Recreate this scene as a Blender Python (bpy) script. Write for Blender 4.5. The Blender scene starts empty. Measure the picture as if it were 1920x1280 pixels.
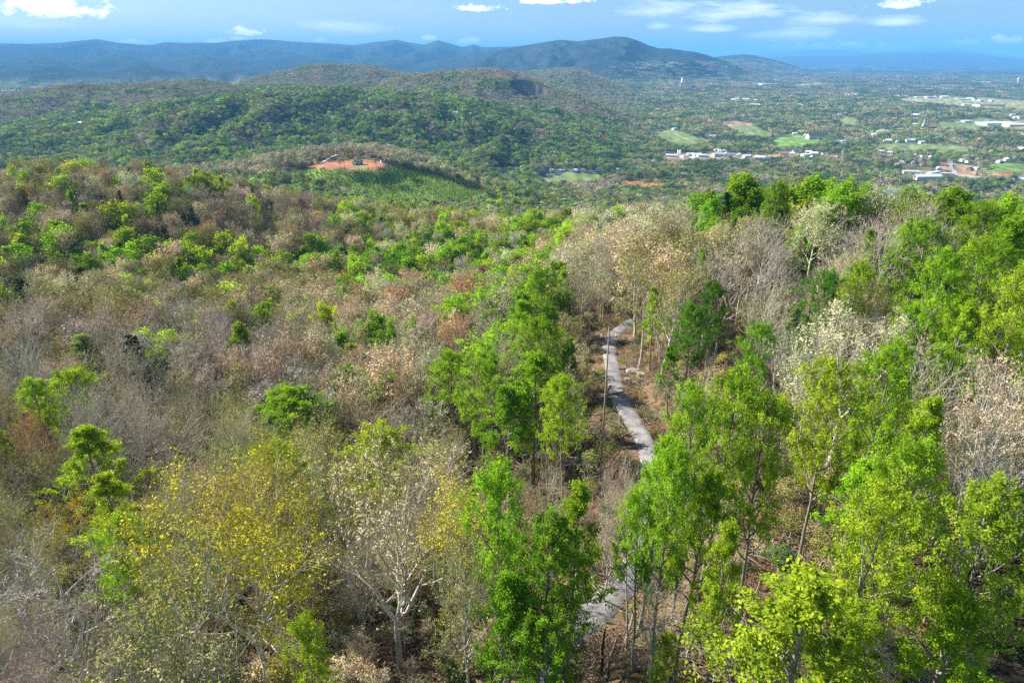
import bpy, math, random
import numpy as np
from mathutils import Vector, Matrix

scene = bpy.context.scene
COL = scene.collection
R = math.radians

# ------------------------------------------------------------------ camera
PITCH = R(22.7)
F = 1278.0                                  # focal length in pixels of the 1920 px wide photograph
cd = bpy.data.cameras.new('camera')
cam = bpy.data.objects.new('camera', cd)
COL.objects.link(cam)
cam.location = (0, 0, 0)
cam.rotation_euler = (R(90) - PITCH, 0, 0)
cd.sensor_width = 36.0
cd.lens = 36.0 * F / 1920.0
cd.clip_start = 0.5
cd.clip_end = 200000.0
scene.camera = cam

# ------------------------------------------------------------------ world, sun, exposure
SUN_AZ, SUN_EL = R(-64), R(35)              # azimuth from +Y, clockwise positive
world = bpy.data.worlds.new('World')
scene.world = world
world.use_nodes = True
wn, wl = world.node_tree.nodes, world.node_tree.links
wn.clear()


def nd(nodes, t, **kw):
    n = nodes.new(t)
    for k, v in kw.items():
        setattr(n, k, v)
    return n


def build_world():
    out = nd(wn, 'ShaderNodeOutputWorld')
    bg = nd(wn, 'ShaderNodeBackground')
    sky = nd(wn, 'ShaderNodeTexSky', sky_type='NISHITA', sun_disc=False, sun_elevation=SUN_EL, sun_rotation=SUN_AZ,
             altitude=300.0, air_density=1.0, dust_density=0.7, ozone_density=4.5)
    bg.inputs['Strength'].default_value = 0.059
    geo = nd(wn, 'ShaderNodeTexCoord')
    sep = nd(wn, 'ShaderNodeSeparateXYZ')
    wl.new(geo.outputs['Generated'], sep.inputs[0])
    # azimuth and elevation of the view ray: clouds are drawn on a far spherical layer
    az = nd(wn, 'ShaderNodeMath', operation='ARCTAN2')
    wl.new(sep.outputs['X'], az.inputs[0]); wl.new(sep.outputs['Y'], az.inputs[1])
    el = nd(wn, 'ShaderNodeMath', operation='ARCSINE')
    wl.new(sep.outputs['Z'], el.inputs[0])
    comb = nd(wn, 'ShaderNodeCombineXYZ')
    wl.new(az.outputs[0], comb.inputs[0]); wl.new(el.outputs[0], comb.inputs[1])

    def noise(scale, sx, sy, detail=5, rough=0.55):
        mp = nd(wn, 'ShaderNodeMapping')
        mp.inputs['Scale'].default_value = (sx, sy, 1)
        wl.new(comb.outputs[0], mp.inputs['Vector'])
        n = nd(wn, 'ShaderNodeTexNoise')
        n.inputs['Scale'].default_value = scale
        n.inputs['Detail'].default_value = detail
        n.inputs['Roughness'].default_value = rough
        wl.new(mp.outputs[0], n.inputs['Vector'])
        return n.outputs['Fac']
    fine = noise(48.0, 1.0, 1.7, 7, .62)
    wisp = noise(9.0, 1.0, 5.0, 7, 0.62)

    def M(op, a, b=None, clamp=False):
        n = nd(wn, 'ShaderNodeMath', operation=op)
        n.use_clamp = clamp
        for i, v in enumerate((a, b)):
            if v is None:
                continue
            if isinstance(v, (int, float)):
                n.inputs[i].default_value = v
            else:
                wl.new(v, n.inputs[i])
        return n.outputs[0]
    total = None
    for (px, py, rx, ry, dens, soft) in CLOUDS:
        a, e = ray_angles(px, py)
        dx = M('DIVIDE', M('SUBTRACT', az.outputs[0], a), rx / F * 1.0)
        dyr = M('SUBTRACT', el.outputs[0], e)
        # flat base, domed top
        dy = M('DIVIDE', dyr, ry / F)
        low = M('MULTIPLY', M('MINIMUM', dy, 0.0), 2.2 - soft)
        dyy = M('ADD', M('MAXIMUM', dy, 0.0), low)
        rr = M('ADD', M('MULTIPLY', dx, dx), M('MULTIPLY', dyy, dyy))
        m = M('SUBTRACT', 1.0, M('SQRT', rr))
        m = M('ADD', m, M('MULTIPLY', M('SUBTRACT', fine if soft < 0.5 else wisp, 0.5), 3.4 if soft < .5 else 3.8))
        m = M('MULTIPLY', m, 2.0 if soft < 0.5 else 0.9, True)
        m = M('MULTIPLY', m, dens)
        total = m if total is None else M('MAXIMUM', total, m)
    # thin veil of high cloud
    veil = M('MULTIPLY', M('SUBTRACT', wisp, 0.50), 1.6, True)
    total = M('MAXIMUM', total, M('MULTIPLY', veil, 0.18))
    mix = nd(wn, 'ShaderNodeMix', data_type='RGBA')
    wl.new(total, mix.inputs['Factor'])
    wl.new(sky.outputs[0], mix.inputs[6])
    mix.inputs[7].default_value = (17, 16.6, 17, 1)
    wl.new(mix.outputs[2], bg.inputs['Color'])
    wl.new(bg.outputs[0], out.inputs['Surface'])


def ray_dir(px, py):
    x = (px - 960.0) / F
    v = (640.0 - py) / F
    d = np.array([x, math.cos(PITCH) + v * math.sin(PITCH), -math.sin(PITCH) + v * math.cos(PITCH)])
    return d / np.linalg.norm(d)


def ray_angles(px, py):
    d = ray_dir(px, py)
    return math.atan2(d[0], d[1]), math.asin(d[2])


# px, py of the base line, half width, height, density, softness (0 puff .. 1 wisp)
CLOUDS = [(95, 18, 70, 26, 1.0, 0.0), (150, 22, 40, 12, .9, 0.0), (468, 62, 30, 10, .9, 0.0), (248, 82, 24, 8, .9, 0.0), (410, 77, 18, 7, .7, 0.0),
          (445, 74, 16, 5, .7, 0), (802, 72, 16, 7, .6, 0), (875, 80, 22, 8, .6, 0), (895, 18, 45, 8, .8, .3), (602, 77, 14, 5, .5, 0),
          (1030, 4, 60, 7, .95, .3), (1370, 24, 95, 22, .75, .6), (1250, 20, 70, 16, .5, .8), (1680, 10, 45, 10, .8, .3), (1545, 40, 70, 14, .55, .7),
          (1685, 42, 45, 12, .6, .6), (1480, 66, 90, 16, .6, .8), (1345, 55, 50, 8, .6, .6), (670, 55, 90, 14, .35, .9), (50, 50, 60, 10, .3, .9),
          (1550, 92, 110, 11, .9, 0.0), (1610, 88, 20, 9, .9, 0), (1390, 96, 40, 7, .6, 0), (1880, 78, 32, 9, .8, 0), (1810, 82, 25, 7, .5, 0), (1230, 50, 20, 8, .4, .8)]
build_world()

sd = bpy.data.lights.new('sun', 'SUN')
sd.energy = 5.0
sd.angle = R(0.53)
sd.color = (1.0, 0.95, 0.86)
sun = bpy.data.objects.new('sun', sd)
COL.objects.link(sun)
SUN_DIR = Vector((math.sin(SUN_AZ) * math.cos(SUN_EL), math.cos(SUN_AZ) * math.cos(SUN_EL), math.sin(SUN_EL)))
sun.rotation_euler = SUN_DIR.to_track_quat('Z', 'Y').to_euler()
sun.location = SUN_DIR * 100

vs = scene.view_settings
vs.view_transform = 'Standard'
vs.look = 'None'
vs.exposure = 1.2
vs.gamma = 1.0
vs.use_curve_mapping = False
cy = scene.cycles
cy.max_bounces = 6
cy.diffuse_bounces = 3
cy.glossy_bounces = 1
cy.transmission_bounces = 3
cy.transparent_max_bounces = 6
cy.volume_bounces = 3
cy.use_denoising = False
cy.use_adaptive_sampling = True
cy.adaptive_threshold = 0.012

# ------------------------------------------------------------------ numpy noise
_rs = np.random.RandomState(7)
_perm = _rs.permutation(512)
_grad = _rs.rand(512) * 2 * math.pi


def perlin(x, y):
    x = np.asarray(x, float); y = np.asarray(y, float)
    xi = np.floor(x).astype(int); yi = np.floor(y).astype(int)
    xf = x - xi; yf = y - yi
    u = xf * xf * xf * (xf * (xf * 6 - 15) + 10); v = yf * yf * yf * (yf * (yf * 6 - 15) + 10)

    def g(ix, iy, dx, dy):
        a = _grad[_perm[(_perm[ix & 511] + iy) & 511]]
        return np.cos(a) * dx + np.sin(a) * dy
    n00 = g(xi, yi, xf, yf); n10 = g(xi + 1, yi, xf - 1, yf)
    n01 = g(xi, yi + 1, xf, yf - 1); n11 = g(xi + 1, yi + 1, xf - 1, yf - 1)
    return (n00 * (1 - u) + n10 * u) * (1 - v) + (n01 * (1 - u) + n11 * u) * v * 1.0


def fbm(x, y, o=4, lac=2.0, g=0.5):
    s = 0; a = 1.0; f = 1.0
    for i in range(o):
        s = s + a * perlin(x * f + 17.3 * i, y * f - 9.1 * i); a *= g; f *= lac
    return s


def sstep(a, b, x):
    t = np.clip((x - a) / (b - a), 0, 1)
    return t * t * (3 - 2 * t)


# ------------------------------------------------------------------ terrain
def gpt(px, py, D, off=0.0):
    """world point seen at a pixel at horizontal distance D, lowered by the height of the trees on it"""
    d = ray_dir(px, py); h = math.hypot(d[0], d[1])
    return (d[0] / h * D, d[1] / h * D, d[2] / h * D - off)


CTRL = [  # x, y, z of the ground
    (0, 3, -50), (-30, 3, -52), (30, 3, -49), (0, -30, -50), (60, 0, -46), (-60, 0, -54),
    (35, 35, -47), (70, 35, -43), (60, 80, -46), (40, 65, -49), (40, 100, -51), (100, 100, -47), (60, 150, -52), (90, 150, -50),
    gpt(1300, 360, 205, 21), gpt(1420, 358, 215, 21), gpt(1540, 362, 215, 21), gpt(1640, 386, 215, 21), gpt(1760, 402, 215, 21), gpt(1900, 412, 220, 21), gpt(2100, 414, 220, 21), (150, 120, -50),
    (45, 130, -54),
    gpt(1070, 1178, 48.2), gpt(1160, 1105, 54), (-20, 45, -54), (18, 70, -53), (21, 90, -55), (22, 117, -57.5), (24, 140, -61), (27, 165, -65), (31, 200, -72), (36, 240, -80), (40, 300, -95),
    (-8, 85, -71), (0, 60, -58), (4, 100, -68), (0, 130, -74), (-10, 110, -77), (5, 165, -76), (-42, 102, -79),
    (-30, 40, -57), (-60, 40, -55), (-28, 90, -75), (-60, 90, -69), (-110, 90, -65), (-80, 150, -80), (-40, 150, -84), (-150, 150, -80),
    (-60, 220, -96), (-10, 220, -94), (-160, 220, -93),
    (20, 400, -124), (0, 318, -117), (-60, 312, -120), (-150, 305, -121), (-250, 300, -121), (-60, 255, -103), (-160, 235, -98), (-230, 215, -96), (90, 300, -90), (150, 300, -92), (240, 300, -98),
    (0, 500, -138), (100, 500, -134), (250, 480, -128), (-200, 500, -122), (-400, 420, -118),
    gpt(850, 400, 520, 20), gpt(1000, 400, 480, 20), gpt(1120, 400, 380, 20),
    (-400, 800, -175), (-200, 800, -178), (0, 800, -182), (200, 800, -190), (450, 750, -200),
    (-800, 1300, -215), (-300, 1300, -225), (100, 1200, -238), (500, 1100, -258), (800, 1000, -262),
    (-1000, 2000, -235), (0, 2000, -262), (700, 1900, -270), (1200, 1600, -272),
]
for _a in (-60, -40, -20, 0, 15, 30, 45, 60):
    for _D, _z in ((3200, -268), (6000, -270), (12000, -275), (25000, -280), (60000, -290)):
        CTRL.append((_D * math.sin(R(_a)), _D * math.cos(R(_a)), _z))
CTRL = np.array(CTRL, float)


def warp(x, y):
    D = np.hypot(x, y) + 12.0
    a = np.arctan2(x, y)
    return np.stack([a * 1.9, np.log(D) * 1.25], -1)


_W = warp(CTRL[:, 0], CTRL[:, 1])


def _phi(r):
    return r ** 1.4


_n = len(CTRL)
_A = np.zeros((_n + 1, _n + 1))
_A[:_n, :_n] = _phi(np.linalg.norm(_W[:, None] - _W[None], axis=-1))
_A[:_n, _n] = 1; _A[_n, :_n] = 1
_sol = np.linalg.solve(_A, np.append(CTRL[:, 2], 0))

# ridges: ((px, py of the canopy line, distance) ...), tree height, front and back width in log distance, spur depth
RIDGES = [
    dict(p=[(-500, 300, 600), (-200, 306, 570), (0, 307, 550), (100, 303, 530), (200, 299, 520), (300, 307, 520), (400, 328, 520), (500, 350, 520), (600, 372, 520), (720, 392, 530), (850, 412, 540), (950, 430, 545)], h=23, f=.34, b=.22, s=0.0),
    dict(p=[(330, 345, 1080), (400, 318, 1080), (430, 303, 1080), (500, 287, 1080), (560, 277, 1080), (620, 268, 1080), (700, 266, 1080), (740, 273, 1080), (800, 293, 1050), (860, 322, 1000), (920, 345, 980), (1000, 366, 950), (1060, 380, 930)], h=19, f=.20, b=.14, s=0.0),
    dict(p=[(-500, 240, 2300), (0, 240, 2300), (100, 228, 2300), (200, 212, 2300), (280, 192, 2300), (400, 177, 2300), (480, 166, 2350), (560, 161, 2350), (640, 161, 2350), (720, 166, 2300), (800, 172, 2300), (880, 187, 2250), (930, 203, 2200), (1000, 228, 2200), (1100, 252, 2200), (1200, 275, 2200)], h=18, f=.33, b=.2, s=.6),
    dict(p=[(-500, 190, 3300), (0, 178, 3300), (60, 168, 3300), (150, 157, 3300), (220, 158, 3300), (300, 151, 3300), (380, 149, 3300), (430, 156, 3300), (500, 168, 3300), (620, 190, 3300)], h=16, f=.22, b=.16, s=.4),
    dict(p=[(380, 175, 4400), (430, 160, 4400), (480, 143, 4400), (520, 135, 4400), (570, 124, 4400), (600, 119, 4400), (630, 121, 4400), (660, 120, 4400), (700, 123, 4400), (740, 133, 4400), (800, 150, 4400), (880, 170, 4400)], h=14, f=.24, b=.12, s=.16),
    dict(p=[(660, 180, 3400), (720, 150, 3400), (760, 140, 3400), (800, 136, 3400), (870, 128, 3400), (910, 126, 3400), (940, 128, 3400), (980, 138, 3350), (1020, 152, 3300), (1070, 168, 3200), (1130, 195, 3100), (1200, 222, 3000)], h=16, f=.28, b=.12, s=.35),
    dict(p=[(850, 165, 5400), (900, 150, 5400), (960, 138, 5400), (1000, 134, 5400), (1050, 129, 5400), (1080, 128, 5400), (1110, 139, 5400), (1150, 155, 5400), (1220, 172, 5400)], h=12, f=.2, b=.12, s=.15),
    dict(p=[(-900, 90, 17000), (-300, 78, 17000), (0, 82, 17000), (60, 83, 17000), (110, 81, 17000), (150, 77, 17000), (182, 74, 17000), (215, 80, 17000), (260, 84, 17000), (285, 85, 17000), (308, 80, 17000), (350, 81, 17000), (410, 81, 17000), (440, 77, 17000), (480, 75, 17000), (505, 75, 17000), (550, 79, 17000), (620, 82, 17000), (665, 85, 17000), (700, 80, 16500), (742, 75, 16000), (765, 80, 16000), (795, 85, 16000), (822, 76, 16000), (850, 84, 16000), (868, 89, 16000), (888, 84, 16000), (905, 89, 16000), (960, 88, 16000), (1010, 86, 16000), (1100, 100, 16000)], h=0, f=.42, b=.3, s=1.25, q=.075),
    dict(p=[(-900, 112, 12500), (-300, 108, 12500), (0, 112, 12500), (70, 103, 12500), (150, 110, 12500), (230, 101, 12500), (300, 113, 12500), (390, 102, 12500), (470, 114, 12500), (560, 103, 12500), (640, 112, 12500), (720, 106, 12500), (800, 118, 12500), (880, 125, 12500)], h=0, f=.3, b=.2, s=1.1, q=.08),
    dict(p=[(-900, 132, 8200), (-200, 128, 8200), (0, 138, 8200), (90, 126, 8200), (180, 136, 8200), (270, 124, 8200), (350, 138, 8200), (440, 130, 8200), (540, 140, 8200), (640, 136, 8200), (760, 150, 8200)], h=0, f=.2, b=.18, s=1.0, q=.09),
    dict(p=[(640, 155, 11000), (750, 128, 11000), (850, 108, 10800), (920, 96, 10600), (960, 89, 10500), (1000, 83, 10300), (1030, 78, 10000), (1050, 75, 10000), (1085, 78, 9900), (1100, 76, 9800), (1125, 73, 9700), (1150, 69, 9600), (1175, 70, 9600), (1195, 76, 9600), (1215, 85, 9600), (1235, 91, 9600), (1255, 91, 9600), (1280, 95, 9600), (1300, 97, 9600), (1325, 103, 9700), (1350, 112, 9800), (1390, 124, 9900), (1450, 140, 10000)], h=0, f=.3, b=.15, s=1.0, q=.085),
    dict(p=[(1250, 130, 14500), (1300, 118, 14500), (1340, 107, 14500), (1370, 104, 14500), (1395, 102, 14500), (1415, 104, 14500), (1440, 110, 14500), (1475, 118, 14500), (1540, 128, 14500)], h=0, f=.2, b=.15, s=.25),
    dict(p=[(1300, 118, 30000), (1400, 114, 30000), (1460, 107, 30000), (1500, 105, 30000), (1600, 105, 30000), (1640, 101, 30000), (1700, 99, 30000), (1800, 99, 30000), (1860, 106, 30000), (1920, 112, 30000), (2300, 110, 30000)], h=0, f=.16, b=.1, s=.2),
    dict(p=[(1300, 112, 46000), (1380, 108, 46000), (1450, 99, 46000), (1520, 94, 46000), (1590, 93, 46000), (1620, 98, 46000), (1680, 97, 46000), (1740, 91, 46000), (1790, 90, 46000), (1830, 97, 46000), (1920, 108, 46000), (2300, 104, 46000)], h=0, f=.12, b=.1, s=.1),
]
for r_ in RIDGES:
    q = [(*gpt(a, b, c, r_['h']), c) for a, b, c in r_['p']]
    azs = [math.atan2(t[0], t[1]) for t in q]
    r_['az'] = np.array(azs); r_['z'] = np.array([t[2] for t in q]); r_['D'] = np.array([t[3] for t in q])

ROAD = np.array([gpt(930, 1500, 35), gpt(960, 1390, 39), gpt(1000, 1280, 43.3), gpt(1030, 1215, 46.3), gpt(1070, 1178, 48.2), gpt(1115, 1150, 49.8), gpt(1160, 1105, 54), (16.5, 65, -52.6), (19, 76, -53.6), (21.0, 90, -55.2), (20.2, 103, -56.8), (19.4, 112, -57.6), (20.3, 122, -58.6), (21.3, 132, -60.0), (21.9, 143, -61.6), (25.2, 158, -64.0),
                 (32, 172, -66), (43, 184, -67), (60, 196, -68), (85, 215, -70)], float)


def road_dense():
    t = np.arange(len(ROAD)); tt = np.linspace(0, len(ROAD) - 1, 400)
    out = np.stack([np.interp(tt, t, ROAD[:, i]) for i in range(3)], -1)
    k = np.ones(21) / 21
    pad = np.pad(out, ((10, 10), (0, 0)), mode='edge')
    return np.stack([np.convolve(pad[:, i], k, 'valid') for i in range(3)], -1)


RD = road_dense()


def road_dist(x, y):
    """distance to the centre line and the road height there"""
    x = np.asarray(x, float); y = np.asarray(y, float)
    sh = x.shape
    xf, yf = x.ravel(), y.ravel()
    d = np.full(xf.shape, 1e9); z = np.zeros(xf.shape)
    near = (np.abs(xf - 20) < 60) & (yf > 0) & (yf < 330)
    idx = np.nonzero(near)[0]
    for s in range(0, len(idx), 20000):
        ii = idx[s:s + 20000]
        dd = (xf[ii, None] - RD[None, :, 0]) ** 2 + (yf[ii, None] - RD[None, :, 1]) ** 2
        k = dd.argmin(1)
        d[ii] = np.sqrt(dd[np.arange(len(ii)), k]); z[ii] = RD[k, 2]
    return d.reshape(sh), z.reshape(sh)


def ground(x, y):
    x = np.asarray(x, float); y = np.asarray(y, float)
    sh = x.shape
    x = x.ravel(); y = y.ravel()
    out = np.empty(x.shape)
    for s in range(0, len(x), 40000):
        out[s:s + 40000] = _ground(x[s:s + 40000], y[s:s + 40000])
    return out.reshape(sh)


def _ground(x, y):
    D = np.hypot(x, y); az = np.arctan2(x, y)
    w = warp(x, y)
    z = np.full(x.shape, _sol[_n])
    for i in range(_n):
        z += _sol[i] * _phi(np.hypot(w[:, 0] - _W[i, 0], w[:, 1] - _W[i, 1]))
    lD = np.log(np.maximum(D, 5))
    # small relief
    amp = sstep(20, 400, D) * 3.5 + sstep(800, 3000, D) * 9
    z = z + amp * fbm(x / 95.0, y / 95.0, 3) + sstep(1200, 4000, D) * 16 * fbm(x / 700 + 3, y / 700, 3)
    z = z + 0.8 * fbm(x / 14.0, y / 14.0, 3)
    for k, r_ in enumerate(RIDGES):
        zc = np.interp(az, r_['az'], r_['z']); Dr = np.interp(az, r_['az'], r_['D'])
        u = lD - np.log(Dr)
        wd = np.where(u < 0, r_['f'], r_['b'])
        wgt = np.exp(-(u / wd) ** 2)
        base = np.minimum(z, zc)
        rise = (zc - z)
        h = rise * wgt
        if r_['s'] > 0:
            sc = Dr * r_.get('q', .09)
            wx, wy = x + sc * .8 * fbm(x / sc / 2, y / sc / 2 + k, 2), y + sc * .8 * fbm(x / sc / 2 + 5, y / sc / 2 - k, 2)
            rid = 1 - np.abs(fbm(wx / sc, wy / sc * .55 + k * 3.1, 3)) * 2.0      # 1 on spurs, low in gullies
            flank = np.clip(1.9 * wgt * (1 - wgt), 0, .5) * 2
            if r_['s'] >= .8:
                cut = .95 * (1 - np.exp(-(u / wd / .4) ** 2)) * np.clip(1 - rid, 0, 1)
            else:
                cut = r_['s'] * flank * np.clip(1 - np.clip(rid, 0, 1), 0, .85) * 1.25
            h = h * (1 - cut)
        edge = sstep(r_['az'][0] - .01, r_['az'][0] + .05, az) * (1 - sstep(r_['az'][-1] - .05, r_['az'][-1] + .01, az))
        h = np.where(rise > 0, h, 0) * edge
        z = z + h
    # bare hilltop shelf for the house
    hx, hy, hz = HILLTOP
    dh = np.hypot((x - hx) / 52.0, (y - hy) / 40.0)
    m = 1 - sstep(.75, 1.4, dh)
    z = z * (1 - m) + (hz + (y - hy) * .035) * m
    # quarry bite in the flank of the far brown hill
    qx, qy, qz = QUARRY
    dq = np.hypot((x - qx) / 78.0, (y - qy) / 130.0) + .12 * perlin(x / 30, y / 30)
    m = 1 - sstep(.85, 1.0, dq)
    z = z * (1 - m) + np.minimum(z, qz) * m
    # road bench
    if (D < 400).any():
        d, rz = road_dist(x, y)
        m = 1 - sstep(3.0, 8.5, d)
        z = z * (1 - m) + (rz - .16) * m
    return z


HILLTOP = gpt(665, 309, 1000, 0)
QUARRY = gpt(990, 194, 3060, 12)


def project(x, y, z):
    """pixel in the 1920x1280 photograph"""
    dep = y * math.cos(PITCH) - z * math.sin(PITCH)
    v = y * math.sin(PITCH) + z * math.cos(PITCH)
    return 960 + F * x / dep, 640 - F * v / dep, dep


def hit(px, py, H=0.0, d0=25.0, d1=60000.0):
    """where the ray of a pixel meets the surface H above the ground"""
    d = ray_dir(px, py); h = math.hypot(d[0], d[1])
    Ds = np.exp(np.linspace(math.log(d0), math.log(d1), 900))
    x, y, z = d[0] / h * Ds, d[1] / h * Ds, d[2] / h * Ds
    g = ground(x, y) + H
    k = np.nonzero(z < g)[0]
    k = k[0] if len(k) else len(Ds) - 1
    if k > 0:
        a = (z[k - 1] - g[k - 1]); b = (g[k] - z[k])
        t = a / max(a + b, 1e-6)
        D = Ds[k - 1] * (1 - t) + Ds[k] * t
    else:
        D = Ds[0]
    x, y = d[0] / h * D, d[1] / h * D
    return x, y, float(ground(np.array([x]), np.array([y]))[0])

# ------------------------------------------------------------------ materials
def new_mat(name):
    m = bpy.data.materials.new(name)
    m.use_nodes = True
    m.node_tree.nodes.clear()
    return m, m.node_tree.nodes, m.node_tree.links


def simple_mat(name, col, rough=.7, var=.12, scale=1.5, metallic=0.0):
    m, n, l = new_mat(name)
    out = nd(n, 'ShaderNodeOutputMaterial'); b = nd(n, 'ShaderNodeBsdfPrincipled')
    b.inputs['Roughness'].default_value = rough; b.inputs['Metallic'].default_value = metallic
    tc = nd(n, 'ShaderNodeTexCoord'); no = nd(n, 'ShaderNodeTexNoise'); no.inputs['Scale'].default_value = scale
    no.inputs['Detail'].default_value = 4
    l.new(tc.outputs['Object'], no.inputs['Vector'])
    mr = nd(n, 'ShaderNodeMapRange'); mr.inputs[3].default_value = 1 - var; mr.inputs[4].default_value = 1 + var
    l.new(no.outputs['Fac'], mr.inputs[0])
    mx = nd(n, 'ShaderNodeVectorMath', operation='SCALE'); mx.inputs[0].default_value = col
    l.new(mr.outputs[0], mx.inputs['Scale']); l.new(mx.outputs[0], b.inputs['Base Color'])
    l.new(b.outputs[0], out.inputs[0])
    return m


def leaf_mat(name, source, transl=.55, rough=.55, contrast=.45):
    """source: 'OBJECT' takes the object's own colour, 'INSTANCER' the instance attribute tint"""
    m, n, l = new_mat(name)
    out = nd(n, 'ShaderNodeOutputMaterial')
    if source == 'OBJECT':
        s = nd(n, 'ShaderNodeObjectInfo'); colr = s.outputs['Color']
    else:
        s = nd(n, 'ShaderNodeAttribute', attribute_type='INSTANCER', attribute_name='tint'); colr = s.outputs['Color']
    at = nd(n, 'ShaderNodeAttribute', attribute_type='GEOMETRY', attribute_name='vary')
    mr = nd(n, 'ShaderNodeMapRange'); mr.inputs[3].default_value = 1 - contrast; mr.inputs[4].default_value = 1 + contrast
    l.new(at.outputs['Fac'], mr.inputs[0])
    hsv = nd(n, 'ShaderNodeHueSaturation')
    hm = nd(n, 'ShaderNodeMapRange'); hm.inputs[3].default_value = .515; hm.inputs[4].default_value = .485
    l.new(at.outputs['Fac'], hm.inputs[0]); l.new(hm.outputs[0], hsv.inputs['Hue'])
    l.new(mr.outputs[0], hsv.inputs['Value']); l.new(colr, hsv.inputs['Color'])
    d = nd(n, 'ShaderNodeBsdfDiffuse'); t = nd(n, 'ShaderNodeBsdfTranslucent')
    l.new(hsv.outputs[0], d.inputs[0]); l.new(hsv.outputs[0], t.inputs[0])
    mx = nd(n, 'ShaderNodeMixShader'); mx.inputs[0].default_value = transl
    l.new(d.outputs[0], mx.inputs[1]); l.new(t.outputs[0], mx.inputs[2])
    l.new(mx.outputs[0], out.inputs[0])
    return m


def bark_mat(name, col):
    m, n, l = new_mat(name)
    out = nd(n, 'ShaderNodeOutputMaterial'); b = nd(n, 'ShaderNodeBsdfDiffuse')
    tc = nd(n, 'ShaderNodeTexCoord'); mp = nd(n, 'ShaderNodeMapping'); mp.inputs['Scale'].default_value = (3, 3, .7)
    no = nd(n, 'ShaderNodeTexNoise'); no.inputs['Scale'].default_value = 1.6; no.inputs['Detail'].default_value = 5
    l.new(tc.outputs['Object'], mp.inputs[0]); l.new(mp.outputs[0], no.inputs['Vector'])
    cr = nd(n, 'ShaderNodeValToRGB')
    cr.color_ramp.elements[0].position = .3; cr.color_ramp.elements[0].color = (col[0] * .45, col[1] * .42, col[2] * .38, 1)
    cr.color_ramp.elements[1].position = .65; cr.color_ramp.elements[1].color = (*col, 1)
    l.new(no.outputs['Fac'], cr.inputs[0]); l.new(cr.outputs[0], b.inputs[0]); l.new(b.outputs[0], out.inputs[0])
    return m


LEAF_OWN = leaf_mat('leaf_own', 'OBJECT')
LEAF_MASS = leaf_mat('leaf_mass', 'INSTANCER')
TWIG_OWN = leaf_mat('twig_own', 'OBJECT', transl=.12, contrast=.35)
TWIG_MASS = leaf_mat('twig_mass', 'INSTANCER', transl=.12, contrast=.35)
BARK_PALE = bark_mat('bark_pale', (.66, .60, .52))
BARK_GREY = bark_mat('bark_grey', (.34, .30, .25))
BARK_DARK = bark_mat('bark_dark', (.10, .08, .065))


# ------------------------------------------------------------------ mesh helpers
class Mesh:
    def __init__(self):
        self.v = []; self.f3 = []; self.f4 = []; self.vary = []; self.n = 0

    def add(self, v, f, vary=None):
        v = np.asarray(v, float).reshape(-1, 3); f = np.asarray(f, int)
        (self.f4 if f.shape[1] == 4 else self.f3).append(f + self.n)
        self.v.append(v); self.n += len(v)
        self.vary.append(np.full(len(v), .5) if vary is None else np.asarray(vary, float))

    def mesh(self, name, mat, smooth=False):
        me = bpy.data.meshes.new(name)
        if not self.v:
            return me
        v = np.concatenate(self.v)
        f3 = np.concatenate(self.f3) if self.f3 else np.zeros((0, 3), int)
        f4 = np.concatenate(self.f4) if self.f4 else np.zeros((0, 4), int)
        me.vertices.add(len(v)); me.vertices.foreach_set('co', v.astype(np.float32).ravel())
        nl = len(f3) * 3 + len(f4) * 4
        me.loops.add(nl)
        me.loops.foreach_set('vertex_index', np.concatenate([f3.ravel(), f4.ravel()]).astype(np.int32))
        me.polygons.add(len(f3) + len(f4))
        st = np.concatenate([np.arange(len(f3)) * 3, len(f3) * 3 + np.arange(len(f4)) * 4])
        me.polygons.foreach_set('loop_start', st.astype(np.int32))
        me.polygons.foreach_set('use_smooth', np.full(len(f3) + len(f4), smooth))
        a = me.attributes.new('vary', 'FLOAT', 'POINT')
        a.data.foreach_set('value', np.concatenate(self.vary).astype(np.float32))
        me.update(calc_edges=True)
        if mat is not None:
            for m_ in (mat if isinstance(mat, (list, tuple)) else [mat]):
                me.materials.append(m_)
        return me


def unit(v):
    return v / np.maximum(np.linalg.norm(v, axis=-1, keepdims=True), 1e-9)


def tubes(M, pts, rad, k):
    """pts [n,m,3], rad [n,m]: n tapered tubes of k sides"""
    n, m, _ = pts.shape
    tan = np.gradient(pts, axis=1); tan = unit(tan)
    ref = np.where(np.abs(tan[..., 2:3]) > .9, np.array([1., 0, 0]), np.array([0, 0, 1.]))
    a = unit(np.cross(tan, ref)); b = np.cross(tan, a)
    th = np.arange(k) / k * 2 * math.pi
    ring = pts[:, :, None] + rad[:, :, None, None] * (np.cos(th)[:, None] * a[:, :, None] + np.sin(th)[:, None] * b[:, :, None])
    idx = np.arange(n * m * k).reshape(n, m, k)
    i0 = idx[:, :-1]; i1 = idx[:, 1:]
    f = np.stack([i0, np.roll(i0, -1, 2), np.roll(i1, -1, 2), i1], -1).reshape(-1, 4)
    M.add(ring, f)


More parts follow.
